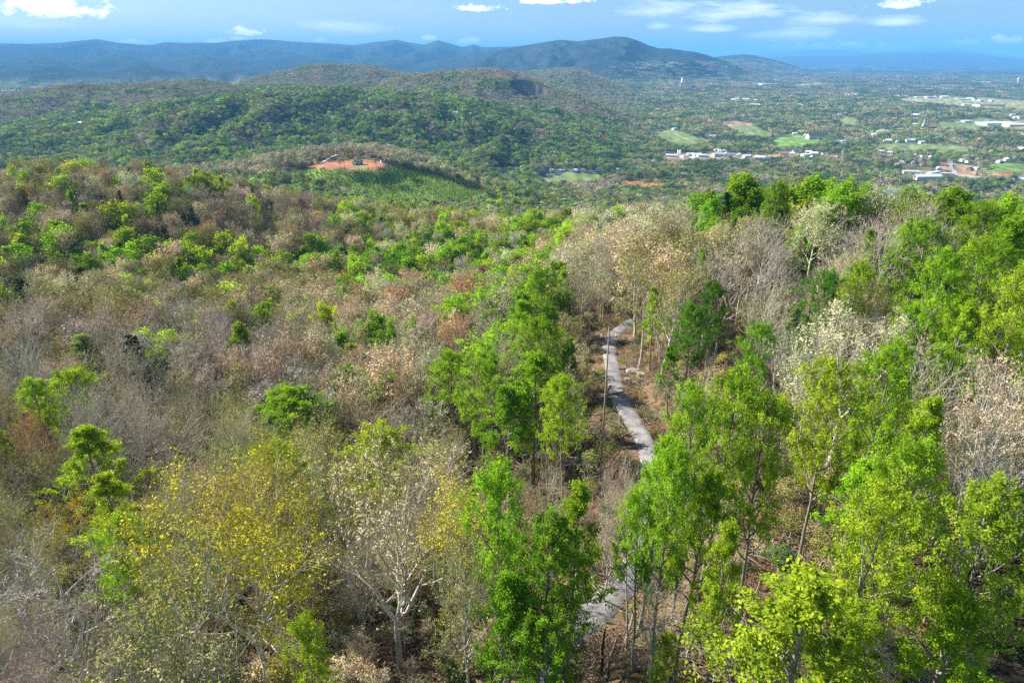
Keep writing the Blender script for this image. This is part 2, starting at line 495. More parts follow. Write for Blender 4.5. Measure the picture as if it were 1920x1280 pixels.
def grow(rs, pts, rad, per, tmin, tmax, lfun, spread, up, m, thick=.55, curl=.15):
    """children of polylines; lfun(t, parent length) -> length"""
    n, pm, _ = pts.shape
    pi = np.repeat(np.arange(n), per)
    t = np.tile((np.arange(per) + .5) / per, n) + rs.uniform(-.5, .5, n * per) / per
    t = tmin + (tmax - tmin) * np.clip(t, 0, 1)
    s = t * (pm - 1); i = np.minimum(s.astype(int), pm - 2); fr = (s - i)[:, None]
    p0 = pts[pi, i] * (1 - fr) + pts[pi, i + 1] * fr
    tg = unit(pts[pi, i + 1] - pts[pi, i])
    r0 = (rad[pi, i] * (1 - fr[:, 0]) + rad[pi, i + 1] * fr[:, 0]) * thick
    az = np.tile(np.arange(per) * 2.4, n) + rs.uniform(0, 6.28, n).repeat(per) + rs.uniform(-.5, .5, n * per)
    ref = np.where(np.abs(tg[:, 2:3]) > .9, np.array([1., 0, 0]), np.array([0, 0, 1.]))
    a = unit(np.cross(tg, ref)); b = np.cross(tg, a)
    side = np.cos(az)[:, None] * a + np.sin(az)[:, None] * b
    sp = (spread(t) if callable(spread) else spread) + rs.uniform(-.12, .12, n * per)
    d = unit(tg * np.cos(sp)[:, None] + side * np.sin(sp)[:, None])
    plen = np.linalg.norm(np.diff(pts, axis=1), axis=-1).sum(1)[pi]
    L = lfun(t, plen) * rs.uniform(.75, 1.2, n * per)
    out = np.empty((n * per, m, 3)); out[:, 0] = p0
    cur = d
    for j in range(1, m):
        cur = unit(cur + np.array([0, 0, up / (m - 1)]) + rs.normal(0, curl, (n * per, 3)) * .6)
        out[:, j] = out[:, j - 1] + cur * (L / (m - 1))[:, None]
    rr = r0[:, None] * np.linspace(1, .32, m)[None]
    return out, rr, t


def leaves(M, rs, centres, size, vary, up=.35, aspect=.62, outward=None, ow=0.0):
    """one folded rhombus per centre"""
    n = len(centres)
    nrm = rs.normal(0, 1, (n, 3)); nrm[:, 2] += up * 2
    if outward is not None:
        nrm = unit(nrm) * (1 - ow) + outward * ow
    nrm = unit(nrm)
    r = unit(np.cross(nrm, rs.normal(0, 1, (n, 3)))); q = np.cross(nrm, r)
    s = (size * rs.uniform(.65, 1.35, n))[:, None]
    v = np.stack([centres - r * s * .5, centres - q * s * .5 * aspect + nrm * s * .08, centres + r * s * .5, centres + q * s * .5 * aspect + nrm * s * .08], 1)
    f = np.arange(n * 4).reshape(n, 4)
    M.add(v, f, np.repeat(vary, 4))


def twig_strips(M, rs, p0, p1, w, vary):
    """thin flat tapering slivers"""
    d = unit(p1 - p0); r = unit(np.cross(d, rs.normal(0, 1, d.shape))) * w
    v = np.stack([p0 - r, p0 + r, p1], 1)
    M.add(v, np.arange(len(p0) * 3).reshape(-1, 3), np.repeat(vary, 3))


def tree_mesh(seed, H=20., cw=5., base=.42, form='broad', limbs=16, per2=5, per3=5, leaf=0., leaf_n=0, twigs=0, trunk_r=.24, detail=2, lean=0., fork=False, clump=1.0):
    """returns (wood Mesh, crown Mesh): trunk, limbs and branches in the first, twigs and leaves in the second.
    cw: crown half width, base: height of the first limb as a share of H"""
    rs = np.random.RandomState(seed)
    W, C = Mesh(), Mesh()
    m = 9
    t = np.linspace(0, 1, m)
    top = .97 if form in ('conical', 'oval') else .86
    wob = np.cumsum(rs.normal(0, .14, (m, 2)), 0) * (H / 20)
    la = rs.uniform(0, 6.28)
    tr = np.stack([wob[:, 0] + lean * H * t ** 1.6 * math.cos(la), wob[:, 1] + lean * H * t ** 1.6 * math.sin(la), t * H * top], -1)
    tr[0, :2] = 0
    trunks = tr[None]
    tr_r = (trunk_r * (1 - t) ** .8 + .035)[None]
    tr_r[:, 0] *= 1.35
    if fork:                                    # several leading stems from a low fork
        nf = 3 + rs.randint(0, 2)
        keep = m // 2
        main = tr[:keep]; stems = []
        for k in range(nf):
            a = k / nf * 6.28 + rs.uniform(-.4, .4); tt = np.linspace(0, 1, m)
            reach = cw * rs.uniform(.35, .6)
            st = np.stack([main[-1, 0] + np.cos(a) * reach * tt ** .8, main[-1, 1] + np.sin(a) * reach * tt ** .8, main[-1, 2] + (H * top * rs.uniform(.88, 1.0) - main[-1, 2]) * tt], -1)
            st[:, :2] += np.cumsum(rs.normal(0, .13, (m, 2)), 0)
            stems.append(st)
        tubes(W, np.stack([np.stack([np.interp(np.linspace(0, 1, m), np.linspace(0, 1, keep), main[:, j]) for j in range(3)], -1)]), np.linspace(trunk_r * 1.2, trunk_r * .8, m)[None], 7 if detail > 1 else 5)
        trunks = np.stack(stems)
        tr_r = np.repeat((trunk_r * .62 * (1 - t) ** .7 + .03)[None], nf, 0)
        tubes(W, trunks, tr_r, 6 if detail > 1 else 4)
        limbs = max(5, limbs // nf)
        tmin, tmax = .15, .97
    else:
        tubes(W, trunks, tr_r, 8 if detail > 1 else 4)
        tmin, tmax = base / top, .97

    def shape(t):
        u = np.clip((t - tmin) / (tmax - tmin), 0, 1)
        if form == 'conical':
            return 1.05 - .85 * u
        if form == 'oval':
            return .55 + .75 * np.sin(np.pi * (.12 + .72 * u)) - .35 * u
        return .75 + .45 * np.sin(np.pi * (.1 + .6 * u)) - .25 * u ** 3
    cwk = cw * (.62 if fork else 1.0)
    spr = (lambda t: 1.25 - .75 * np.clip((t - tmin) / (tmax - tmin), 0, 1)) if form != 'broad' else (lambda t: 1.0 - .62 * np.clip((t - tmin) / (tmax - tmin), 0, 1))
    L1, r1, t1 = grow(rs, trunks, tr_r, limbs, tmin, tmax, lambda t, pl: cwk * shape(t) * (1.0 if form != 'broad' else 1.15), spr, .55 if form != 'conical' else .1, 6, .5, .16)
    tubes(W, L1, np.maximum(r1 * 1.25, .035), 5 if detail > 1 else 3)
    L2, r2, t2 = grow(rs, L1, r1, per2, .28, .98, lambda t, pl: pl * (.62 - .3 * t), .75, .5, 4, .6, .2)
    if detail > 0:
        tubes(W, L2, np.maximum(r2 * 1.25, .018 if detail > 1 else .03), 4 if detail > 1 else 3)
    L3, r3, t3 = grow(rs, L2, r2, per3, .2, 1.0, lambda t, pl: np.maximum(pl * .55, .55), .7, .35, 3, .6, .25)
    v3 = np.clip(.5 + rs.normal(0, .2, len(L3)), 0, 1)
    wv = .022 if detail > 1 else .04
    twig_strips(C, rs, L3[:, 0], L3[:, -1], wv, v3 * .7)
    if twigs:
        pi = np.repeat(np.arange(len(L3)), twigs)
        tt = rs.uniform(.15, 1, len(pi))[:, None]
        p0 = L3[pi, 0] * (1 - tt) + L3[pi, -1] * tt
        d = unit(L3[pi, -1] - L3[pi, 0] + rs.normal(0, .45, (len(pi), 3)) * np.linalg.norm(L3[pi, -1] - L3[pi, 0], axis=-1, keepdims=True) + np.array([0, 0, .25]))
        p1 = p0 + d * rs.uniform(.5, 1.15, (len(pi), 1)) * (1.0 if detail > 1 else 1.3)
        twig_strips(C, rs, p0, p1, wv * .75, np.clip(v3[pi] + rs.normal(0, .12, len(pi)), 0, 1))
    if leaf_n:
        sel = np.nonzero(rs.rand(len(L3)) < clump)[0]
        pi = np.repeat(sel, int(leaf_n / clump))
        tt = rs.uniform(.1, 1.12, len(pi))[:, None]
        p = L3[pi, 0] * (1 - tt) + L3[pi, -1] * tt + rs.normal(0, leaf * .75, (len(pi), 3))
        cen = L3.reshape(-1, 3).mean(0)
        outw = unit(p - cen)
        leaves(C, rs, p, leaf, np.clip(v3[pi] + rs.normal(0, .15, len(pi)), 0, 1), up=.5, outward=outw, ow=.35)
    return W, C


def pine_mesh(seed, H=20., cw=3.6, n=70, per=14, size=.55, detail=2):
    rs = np.random.RandomState(seed)
    W, C = Mesh(), Mesh()
    t = np.linspace(0, 1, 8)
    tr = np.stack([np.cumsum(rs.normal(0, .06, 8)), np.cumsum(rs.normal(0, .06, 8)), t * H], -1)[None]
    rr = (.24 * (1 - t) + .03)[None]
    tubes(W, tr, rr, 7 if detail > 1 else 4)
    L, r, t1 = grow(rs, tr, rr, n, .28, .985, lambda t, pl: cw * (1.12 - t) * 1.25, 1.35, .12, 4, .3, .1)
    tubes(W, L, np.maximum(r, .02), 3)
    pi = np.repeat(np.arange(len(L)), per)
    tt = rs.uniform(.15, 1.05, len(pi)); s = np.clip(tt, 0, .999) * 3; i = s.astype(int); fr = (s - i)[:, None]
    p = L[pi, i] * (1 - fr) + L[pi, i + 1] * fr + rs.normal(0, .28, (len(pi), 3)) * np.array([1, 1, .45])
    leaves(C, rs, p, size, np.clip(rs.normal(.5, .25, len(pi)), 0, 1), up=.9, aspect=.5)
    return W, C


def far_mesh(seed, kind, n=150, H=18., cw=5.2, size=1.3):
    """light tree for the woods in the distance: lumpy crown of leaf clumps round a short stem"""
    rs = np.random.RandomState(seed)
    W, C = Mesh(), Mesh()
    hz = {'leafy': .62, 'bare': .62, 'budding': .62, 'pine': .8}[kind]
    t = np.linspace(0, 1, 4)
    tr = np.stack([t * 0, t * 0, t * H * .85], -1)[None]
    tubes(W, tr, (.26 * (1 - t) + .05)[None], 3)
    if kind in ('bare', 'budding'):
        L, r, _ = grow(rs, tr, (.26 * (1 - t) + .05)[None], 9, .35, .95, lambda t, pl: cw * (1.25 - .5 * t), .75, .5, 3, .5, .15)
        tubes(W, L, np.maximum(r, .05), 3)
    k = rs.randint(5, 8)
    lob = np.stack([rs.normal(0, .36 * cw, k), rs.normal(0, .36 * cw, k), H * (1 - hz) + H * hz * rs.uniform(.3, .72, k)], -1)
    lr = cw * rs.uniform(.42, .66, k)
    if kind == 'pine':
        lob = np.stack([np.zeros(7), np.zeros(7), H * np.linspace(.32, .93, 7)], -1); lr = cw * np.linspace(.72, .16, 7)
        k = 7
    pi = rs.choice(k, n, p=lr ** 2 / (lr ** 2).sum())
    d = unit(rs.normal(0, 1, (n, 3)) + np.array([0, 0, .35]))
    rad = lr[pi] * rs.uniform(.8, 1.08, n) * (1 if kind != 'bare' else rs.uniform(.75, 1.1, n))
    p = lob[pi] + d * rad[:, None] * np.array([1, 1, .9])
    v = np.clip(rs.normal(.5, .2, k)[pi] + rs.normal(0, .13, n), 0, 1)
    if kind == 'bare':
        q = n // 2
        twig_strips(C, rs, p[:q] - d[:q] * np.array([1.2, 1.2, 2.6]), p[:q] + np.array([0, 0, .5]), .16, v[:q])
        leaves(C, rs, p[q:], size * .85, v[q:], up=.1, outward=d[q:], ow=.7)
    else:
        leaves(C, rs, p, size, v, up=.1, outward=d, ow=.72, aspect=.8)
    return W, C


def merged(name, W, C, bark, leafm):
    """one mesh with two materials, for the uncounted woods"""
    a = W.mesh(name + '_w', bark); nW = len(a.polygons)
    J = Mesh()
    for src in (W, C):
        off = J.n
        for v in src.v:
            J.v.append(v); J.n += len(v)
        J.vary += src.vary
        J.f3 += [f + off for f in src.f3]; J.f4 += [f + off for f in src.f4]
    me = J.mesh(name, [bark, leafm])
    bpy.data.meshes.remove(a)
    nv = W.n
    first = np.empty(len(me.polygons), np.int32); me.polygons.foreach_get('loop_start', first)
    vi = np.empty(len(me.loops), np.int32); me.loops.foreach_get('vertex_index', vi)
    me.polygons.foreach_set('material_index', (vi[first] >= nv).astype(np.int32))
    return me


def link(name, me, parent=None, **props):
    o = bpy.data.objects.new(name, me)
    COL.objects.link(o)
    if parent is not None:
        o.parent = parent
    for k, v in props.items():
        o[k] = v
    return o


def empty(name, loc, **props):
    o = bpy.data.objects.new(name, None)
    COL.objects.link(o)
    o.location = loc
    o.empty_display_size = .5
    for k, v in props.items():
        o[k] = v
    return o


# ------------------------------------------------------------------ ground cover regions, outlined on the photograph and carried to the ground
def in_poly(px, py, poly):
    c = np.zeros(px.shape, bool)
    n = len(poly)
    for i in range(n):
        x0, y0 = poly[i]; x1, y1 = poly[(i + 1) % n]
        k = (y0 > py) != (y1 > py)
        xx = (x1 - x0) * (py - y0) / (y1 - y0 + 1e-9) + x0
        c ^= k & (px < xx)
    return c


GRASS = (.19, .24, .10); PALE = (.28, .29, .15); CLAY = (.42, .17, .085); TAN = (.36, .26, .17); LUSH = (.17, .28, .08)
FIELDS = [  # (colour, D range, polygon in photograph pixels)
    (GRASS, (1300, 2600), [(1010, 325), (1060, 322), (1125, 324), (1130, 336), (1080, 343), (1030, 343), (1000, 334)]),
    (GRASS, (1300, 2600), [(905, 322), (960, 316), (990, 318), (960, 326), (910, 327)]),
    (GRASS, (1800, 4200), [(1225, 246), (1262, 242), (1300, 256), (1338, 262), (1300, 274), (1262, 268), (1230, 256)]),
    (TAN, (1800, 4200), [(1340, 230), (1375, 227), (1412, 232), (1408, 240), (1370, 238)]),
    (GRASS, (1800, 4200), [(1365, 239), (1412, 235), (1440, 248), (1450, 258), (1400, 254)]),
    (LUSH, (1800, 4200), [(1446, 264), (1480, 252), (1520, 256), (1548, 264), (1500, 276), (1455, 276)]),
    (GRASS, (1800, 4500), [(1555, 225), (1590, 219), (1612, 226), (1600, 232)]),
    (GRASS, (1800, 5200), [(1742, 234), (1790, 224), (1850, 222), (1905, 232), (1870, 238), (1830, 242), (1760, 240)]),
    (LUSH, (1300, 3200), [(1852, 308), (1990, 306), (1990, 324), (1860, 322)]),
    (GRASS, (1300, 3200), [(1628, 352), (1700, 344), (1738, 346), (1720, 354), (1640, 360)]),
    (GRASS, (1300, 3600), [(1620, 272), (1700, 268), (1790, 272), (1830, 286), (1760, 284), (1660, 280)]),
    (PALE, (3000, 8000), [(1685, 183), (1780, 181), (1990, 192), (1990, 206), (1860, 203), (1760, 195), (1690, 190)]),
    (PALE, (2400, 8000), [(1830, 226), (1990, 226), (1990, 246), (1850, 238)]),
    (PALE, (5000, 16000), [(1390, 160), (1480, 156), (1470, 160), (1400, 163)]),
    (PALE, (5000, 16000), [(1480, 160), (1530, 155), (1560, 158), (1500, 165)]),
    (PALE, (2400, 8000), [(1600, 247), (1650, 244), (1700, 238), (1690, 243), (1640, 249)]),
    (TAN, (1500, 3200), [(1760, 308), (1790, 304), (1830, 312), (1830, 332), (1760, 330)]),
    (CLAY, (1100, 2300), [(1150, 338), (1190, 338), (1245, 343), (1240, 350), (1180, 349)]),
    (CLAY, (1700, 3500), [(1120, 255), (1136, 253), (1138, 261), (1126, 262)]),
    (TAN, (1700, 3500), [(1230, 292), (1300, 288), (1420, 290), (1500, 287), (1500, 294), (1400, 298), (1300, 301), (1250, 300)]),
    (TAN, (1300, 2500), [(1690, 318), (1800, 322), (1900, 326), (1900, 330), (1790, 330), (1690, 325)]),
    (CLAY, (2000, 3300), [(700, 238), (720, 236), (735, 243), (715, 245)]),
    (CLAY, (1400, 2600), [(1870, 326), (1900, 324), (1905, 330), (1875, 331)]),
]
HOUSE_PATCH = [(574, 314), (600, 306), (640, 299), (672, 297), (703, 300), (722, 307), (712, 315), (680, 317), (640, 316), (605, 317)]
PLANTATION = [(525, 312), (575, 316), (640, 319), (720, 319), (770, 306), (800, 318), (860, 336), (905, 356), (900, 392), (800, 398), (700, 388), (640, 362), (560, 345), (530, 335)]
FAR_SHADE = None


def field_at(px, py, D):
    """index of the open ground under a point, -1 for woodland"""
    out = np.full(px.shape, -1)
    for i, (c, (a, b), poly) in enumerate(FIELDS):
        k = (D > a) & (D < b) & in_poly(px, py, poly)
        out[k] = i
    return out


def build_terrain():
    fine = np.arange(-44, 44.01, .14)
    az = np.concatenate([np.linspace(-180, -60, 18)[:-1], np.linspace(-60, -44, 20)[:-1], fine, np.linspace(44, 60, 20)[1:], np.linspace(60, 180, 18)[1:-1]])
    az = R(1) * az
    Dl = np.concatenate([np.array([2.0, 8.0, 16.0, 24.0]), np.exp(np.linspace(math.log(32), math.log(9000), 470)), np.exp(np.linspace(math.log(9000), math.log(90000), 300))[1:]])
    A, D = np.meshgrid(az, Dl)
    x, y = D * np.sin(A), D * np.cos(A)
    z = ground(x, y)
    z = z - 0.0
    nA, nD = len(az), len(Dl)
    # base colours
    px, py, dep = project(x, y, z)
    front = dep > 1
    litter = np.array([.06, .046, .033])
    c = np.repeat(litter[None], x.size, 0).reshape(*x.shape, 3)
    nz = fbm(x / 9, y / 9, 4)[..., None]; n2 = fbm(x / 40, y / 40, 3)[..., None]
    c = c * (1 + .7 * nz)
    clay = np.array([.12, .078, .05]); moss = np.array([.075, .095, .03]); straw = np.array([.27, .2, .11])
    k = sstep(.05, .35, n2 + .4 * nz); c = c * (1 - k * .5) + clay * k * .5
    k = sstep(.1, .4, -n2 + .5 * nz); c = c * (1 - k * .5) + moss * k * .5
    # verge and cut bank along the road
    near = D < 340
    d = np.full(x.shape, 1e9)
    dd, _ = road_dist(x[near], y[near]); d[near] = dd
    rx = np.zeros(x.shape); rx[near] = 0
    k = ((1 - sstep(4, 13, d)) * sstep(-.25, .15, perlin(x / 3.1, y / 5.3) + perlin(x / 11, y / 13)))[..., None]
    c = c * (1 - k) + np.array([.22, .15, .09]) * (1 + .8 * nz) * k
    k = ((1 - sstep(3, 7, d)) * sstep(.05, .3, perlin(x / 5 + 9, y / 7)))[..., None]
    c = c * (1 - k) + np.array([.13, .17, .04]) * k
    # distant forest floor: blend to canopy colours so gaps between far trees read as woods
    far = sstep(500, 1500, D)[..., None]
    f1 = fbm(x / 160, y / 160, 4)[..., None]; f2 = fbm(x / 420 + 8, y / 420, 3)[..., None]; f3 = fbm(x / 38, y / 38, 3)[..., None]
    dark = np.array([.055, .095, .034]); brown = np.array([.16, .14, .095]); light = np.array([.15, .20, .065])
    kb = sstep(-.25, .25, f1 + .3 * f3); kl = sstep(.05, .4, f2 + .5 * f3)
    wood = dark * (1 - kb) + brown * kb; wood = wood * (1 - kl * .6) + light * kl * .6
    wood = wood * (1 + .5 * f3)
    fm = np.maximum(sstep(6500, 11000, D), sstep(5200, 7500, D) * sstep(-235, -150, z))[..., None]; wood = wood * (1 - fm) + (wood * .14 + np.array([.014, .024, .026])) * fm  # far mountains darkened and blued by distance: haze put into the ground colour
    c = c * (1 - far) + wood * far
    # far plain: pale patches of open land
    fp = (sstep(5000, 9000, D) * sstep(.16, .3, fbm(x / 900, y / 500, 3) + .25 * fbm(x / 200, y / 200, 2)) * sstep(R(4), R(8), A) * (1 - sstep(-255, -225, z)))[..., None]
    c = c * (1 - fp * .6) + np.array([.24, .22, .15]) * fp * .6
    fi = field_at(px, py, D)
    for i, (col, _, _) in enumerate(FIELDS):
        k = front & (fi == i)
        c[k] = np.array(col) * (1 + .35 * fbm(x[k] / 30, y[k] / 30, 3))[:, None] * (1 + .15 * np.sin(x[k] / 5))[:, None]
    k = front & (D > 900) & (D < 1090) & in_poly(px, py, HOUSE_PATCH)
    q = perlin(x[k] / 14, y[k] / 9)
    g = sstep(0, .3, q + .8 - np.hypot((x[k] - HILLTOP[0] - 6) / 28, (y[k] - HILLTOP[1] + 12) / 20))[:, None]
    c[k] = np.array([.40, .19, .12]) * (1 - g) * (1 + .25 * q[:, None]) + np.array([.19, .25, .10]) * g
    k = front & (D > 700) & (D < 1010) & in_poly(px, py, PLANTATION)
    c[k] = np.array([.20, .28, .07]) * (1 + .4 * nz[k])
    # quarry rock, the shade of the pit put into its dark colour
    dq = np.hypot((x - QUARRY[0]) / 90.0, (y - QUARRY[1]) / 145.0)
    k = dq < 1.0
    c[k] = np.array([.075, .066, .062]) * (1 + .5 * perlin(x[k] / 12, y[k] / 12 + z[k] / 6))[:, None]
    c = np.clip(c, .004, .9)
    verts = np.stack([x, y, z], -1).reshape(-1, 3)
    idx = np.arange(nA * nD).reshape(nD, nA)
    nx = np.roll(idx, -1, 1)
    f = np.stack([idx[:-1], idx[1:], nx[1:], nx[:-1]], -1).reshape(-1, 4)
    M = Mesh(); M.add(verts, f[:, ::-1])
    cen = len(verts)
    M.add(np.array([[0, 0, float(ground(np.array([0.]), np.array([.5]))[0])]]), np.zeros((0, 3), int))
    M.f3.append(np.stack([np.full(nA, cen), nx[0], idx[0]], -1)[:, ::-1])
    m, n, l = new_mat('ground_cover')
    out = nd(n, 'ShaderNodeOutputMaterial'); b = nd(n, 'ShaderNodeBsdfDiffuse')
    at = nd(n, 'ShaderNodeAttribute', attribute_name='cover')
    geo = nd(n, 'ShaderNodeNewGeometry')
    no = nd(n, 'ShaderNodeTexNoise'); no.inputs['Scale'].default_value = .9; no.inputs['Detail'].default_value = 8; no.inputs['Roughness'].default_value = .7
    n3 = nd(n, 'ShaderNodeTexNoise'); n3.inputs['Scale'].default_value = .022; n3.inputs['Detail'].default_value = 9; n3.inputs['Roughness'].default_value = .68
    l.new(geo.outputs['Position'], no.inputs['Vector']); l.new(geo.outputs['Position'], n3.inputs['Vector'])
    mr = nd(n, 'ShaderNodeMapRange'); mr.inputs[1].default_value = .25; mr.inputs[2].default_value = .75; mr.inputs[3].default_value = .45; mr.inputs[4].default_value = 1.6
    l.new(no.outputs['Fac'], mr.inputs[0])
    m3 = nd(n, 'ShaderNodeMapRange'); m3.inputs[1].default_value = .3; m3.inputs[2].default_value = .7; m3.inputs[3].default_value = .6; m3.inputs[4].default_value = 1.4
    l.new(n3.outputs['Fac'], m3.inputs[0])
    mm = nd(n, 'ShaderNodeMath', operation='MULTIPLY'); l.new(mr.outputs[0], mm.inputs[0]); l.new(m3.outputs[0], mm.inputs[1])
    sc = nd(n, 'ShaderNodeVectorMath', operation='SCALE'); l.new(at.outputs['Color'], sc.inputs[0]); l.new(mm.outputs[0], sc.inputs['Scale'])
    bp = nd(n, 'ShaderNodeBump'); bp.inputs['Strength'].default_value = .6; bp.inputs['Distance'].default_value = .25
    l.new(no.outputs['Fac'], bp.inputs['Height'])
    l.new(bp.outputs[0], b.inputs['Normal'])
    l.new(sc.outputs[0], b.inputs[0]); l.new(b.outputs[0], out.inputs[0])
    me = M.mesh('ground', m, smooth=True)
    ca = me.color_attributes.new('cover', 'FLOAT_COLOR', 'POINT')
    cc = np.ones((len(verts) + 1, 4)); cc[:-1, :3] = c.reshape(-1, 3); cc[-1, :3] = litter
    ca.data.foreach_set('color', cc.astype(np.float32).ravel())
    link('ground', me, kind='structure')


build_terrain()


# ------------------------------------------------------------------ the gravel road
def ribbon(name, pts, width, mat, lift=.05, seg=None, across=5, kind='structure', drape=False):
    pts = np.asarray(pts, float)
    tg = unit(np.gradient(pts[:, :2], axis=0)); nr = np.stack([tg[:, 1], -tg[:, 0]], -1)
    M = Mesh()
    n = len(pts)
    w = width if np.ndim(width) else np.full(n, width)
    s = np.linspace(-.5, .5, across)
    xy = pts[:, None, :2] + nr[:, None] * (s[None, :, None] * w[:, None, None])
    if drape:
        z = ground(xy[..., 0], xy[..., 1]) + lift
    else:
        z = pts[:, None, 2] + lift - .20 * np.abs(2 * s[None]) ** 6
    v = np.concatenate([xy, np.broadcast_to(z, xy.shape[:2])[..., None]], -1)
    idx = np.arange(n * across).reshape(n, across)
    f = np.stack([idx[:-1, :-1], idx[:-1, 1:], idx[1:, 1:], idx[1:, :-1]], -1).reshape(-1, 4)
    M.add(v, f[:, ::-1])
    return link(name, M.mesh(name, mat, smooth=True), kind=kind)


def gravel_mat():
    m, n, l = new_mat('gravel')
    out = nd(n, 'ShaderNodeOutputMaterial'); b = nd(n, 'ShaderNodeBsdfDiffuse')
    geo = nd(n, 'ShaderNodeNewGeometry')
    n1 = nd(n, 'ShaderNodeTexNoise'); n1.inputs['Scale'].default_value = 6; n1.inputs['Detail'].default_value = 6
    n2 = nd(n, 'ShaderNodeTexNoise'); n2.inputs['Scale'].default_value = .45; n2.inputs['Detail'].default_value = 5
    for q in (n1, n2):
        l.new(geo.outputs['Position'], q.inputs['Vector'])
    cr = nd(n, 'ShaderNodeValToRGB')
    cr.color_ramp.elements[0].position = .35; cr.color_ramp.elements[0].color = (.19, .18, .175, 1)
    cr.color_ramp.elements[1].position = .66; cr.color_ramp.elements[1].color = (.34, .325, .315, 1)
    l.new(n2.outputs['Fac'], cr.inputs[0])
    mr = nd(n, 'ShaderNodeMapRange'); mr.inputs[1].default_value = .3; mr.inputs[2].default_value = .7; mr.inputs[3].default_value = .8; mr.inputs[4].default_value = 1.2
    l.new(n1.outputs['Fac'], mr.inputs[0])
    sc = nd(n, 'ShaderNodeVectorMath', operation='SCALE'); l.new(cr.outputs[0], sc.inputs[0]); l.new(mr.outputs[0], sc.inputs['Scale'])
    l.new(sc.outputs[0], b.inputs[0]); l.new(b.outputs[0], out.inputs[0])
    return m


GRAVEL = gravel_mat()
_rw = 3.1 + .45 * perlin(np.linspace(0, 20, len(RD)), np.zeros(len(RD)))
ribbon('road', RD, _rw, GRAVEL, lift=.06, across=9)

# ------------------------------------------------------------------ haze: the air between here and the mountains
def build_haze():
    x0, x1, y0, y1, z0, z1 = -91000, 91000, -91000, 91000, -1200, 800
    v = [(x, y, z) for x in (x0, x1) for y in (y0, y1) for z in (z0, z1)]
    f = [(0, 1, 3, 2), (4, 6, 7, 5), (0, 4, 5, 1), (2, 3, 7, 6), (0, 2, 6, 4), (1, 5, 7, 3)]
    me = bpy.data.meshes.new('haze'); me.from_pydata(v, [], f); me.update()
    m, n, l = new_mat('haze_air')
    out = nd(n, 'ShaderNodeOutputMaterial'); p = nd(n, 'ShaderNodeVolumePrincipled')
    p.inputs['Color'].default_value = (.19, .53, 1.0, 1)
    p.inputs['Density'].default_value = 5.4e-5
    p.inputs['Anisotropy'].default_value = 0.0
    l.new(p.outputs[0], out.inputs['Volume'])
    me.materials.append(m)
    link('haze', me, kind='stuff')


build_haze()

# ------------------------------------------------------------------ tree kinds
T = {
    'bright': (.31, .50, .03), 'green': (.23, .40, .03), 'deep': (.12, .30, .02), 'lime': (.38, .52, .035), 'paleg': (.30, .42, .11),
    'olive': (.33, .32, .10), 'gold': (.50, .44, .04), 'tan': (.55, .48, .28), 'brown': (.45, .37, .22), 'grey': (.46, .41, .32),
    'mauve': (.49, .425, .34), 'cream': (.60, .58, .35), 'orange': (.46, .235, .115), 'pink': (.42, .25, .19), 'pine': (.028, .06, .03), 'mist': (.12, .17, .10),
    'dull': (.18, .26, .10), 'dark': (.09, .165, .06)}
CNAME = {'bright': 'bright green', 'green': 'mid green', 'deep': 'deep green', 'lime': 'yellow-green', 'paleg': 'pale green', 'olive': 'olive', 'gold': 'golden', 'tan': 'tan',
         'brown': 'brown', 'grey': 'grey', 'mauve': 'mauve-grey', 'cream': 'cream', 'orange': 'orange-tinged', 'pink': 'pinkish', 'pine': 'dark', 'mist': 'grey-green', 'dull': 'dull green', 'dark': 'dark green'}

# near templates: (wood mesh, crown mesh), modelled 20 m tall, crown half width CW0
CW0 = {'leafy': 4.2, 'bare': 5.6, 'budding': 5.6, 'pine': 3.6}
NEAR, MID, FARM = {}, {}, {}


def _reach(C):
    v = np.concatenate(C.v)
    return float(np.percentile(np.hypot(v[:, 0], v[:, 1]), 93))


def add_t(store, kind, W, C, bark, leafm, tag_, cw0=None):
    store.setdefault(kind, []).append((W.mesh(tag_ + '_wood', bark, True), C.mesh(tag_ + '_crown', leafm), cw0 or _reach(C)))


for i in range(5):
    W, C = tree_mesh(100 + i, cw=4.2, base=(.34, .42, .3, .48, .38)[i], form=('oval', 'conical', 'oval', 'oval', 'conical')[i], limbs=26, per2=5, per3=4, leaf=.215, leaf_n=28, clump=.62, trunk_r=.21)
    add_t(NEAR, 'leafy', W, C, BARK_GREY, LEAF_OWN, 'leafy_near')
for i in range(5):
    W, C = tree_mesh(200 + i, cw=5.8, base=(.45, .3, .5, .4, .25)[i], limbs=(18, 20, 16, 18, 20)[i], per2=6, per3=5, leaf=.22, leaf_n=8, clump=.6, twigs=2, trunk_r=.24, fork=(i in (1, 4)), lean=(0, .1, .05, .12, 0)[i])
    add_t(NEAR, 'budding', W, C, BARK_PALE, TWIG_OWN, 'budding_near')
for i in range(2):                                       # the two widest trees, numbers 5 and 6
    W, C = tree_mesh(250 + i, cw=9.5, base=.3, limbs=(30, 28)[i], per2=7, per3=6, leaf=.24, leaf_n=(7, 5)[i], clump=.45, twigs=1, trunk_r=.30, fork=True)
    add_t(NEAR, 'budding', W, C, BARK_PALE, TWIG_OWN, 'budding_wide')
for i in range(5):
    W, C = tree_mesh(300 + i, cw=5.6, base=(.45, .35, .5, .3, .4)[i], limbs=18, per2=6, per3=4, leaf=.13, leaf_n=2, twigs=4, trunk_r=.22, fork=(i in (1, 3)), lean=(0, .08, .1, 0, .05)[i])
    add_t(NEAR, 'bare', W, C, BARK_PALE, TWIG_OWN, 'bare_near')
for i in range(2):
    W, C = pine_mesh(400 + i, size=.42, n=80, per=46)
    add_t(NEAR, 'pine', W, C, BARK_DARK, LEAF_OWN, 'pine_near')
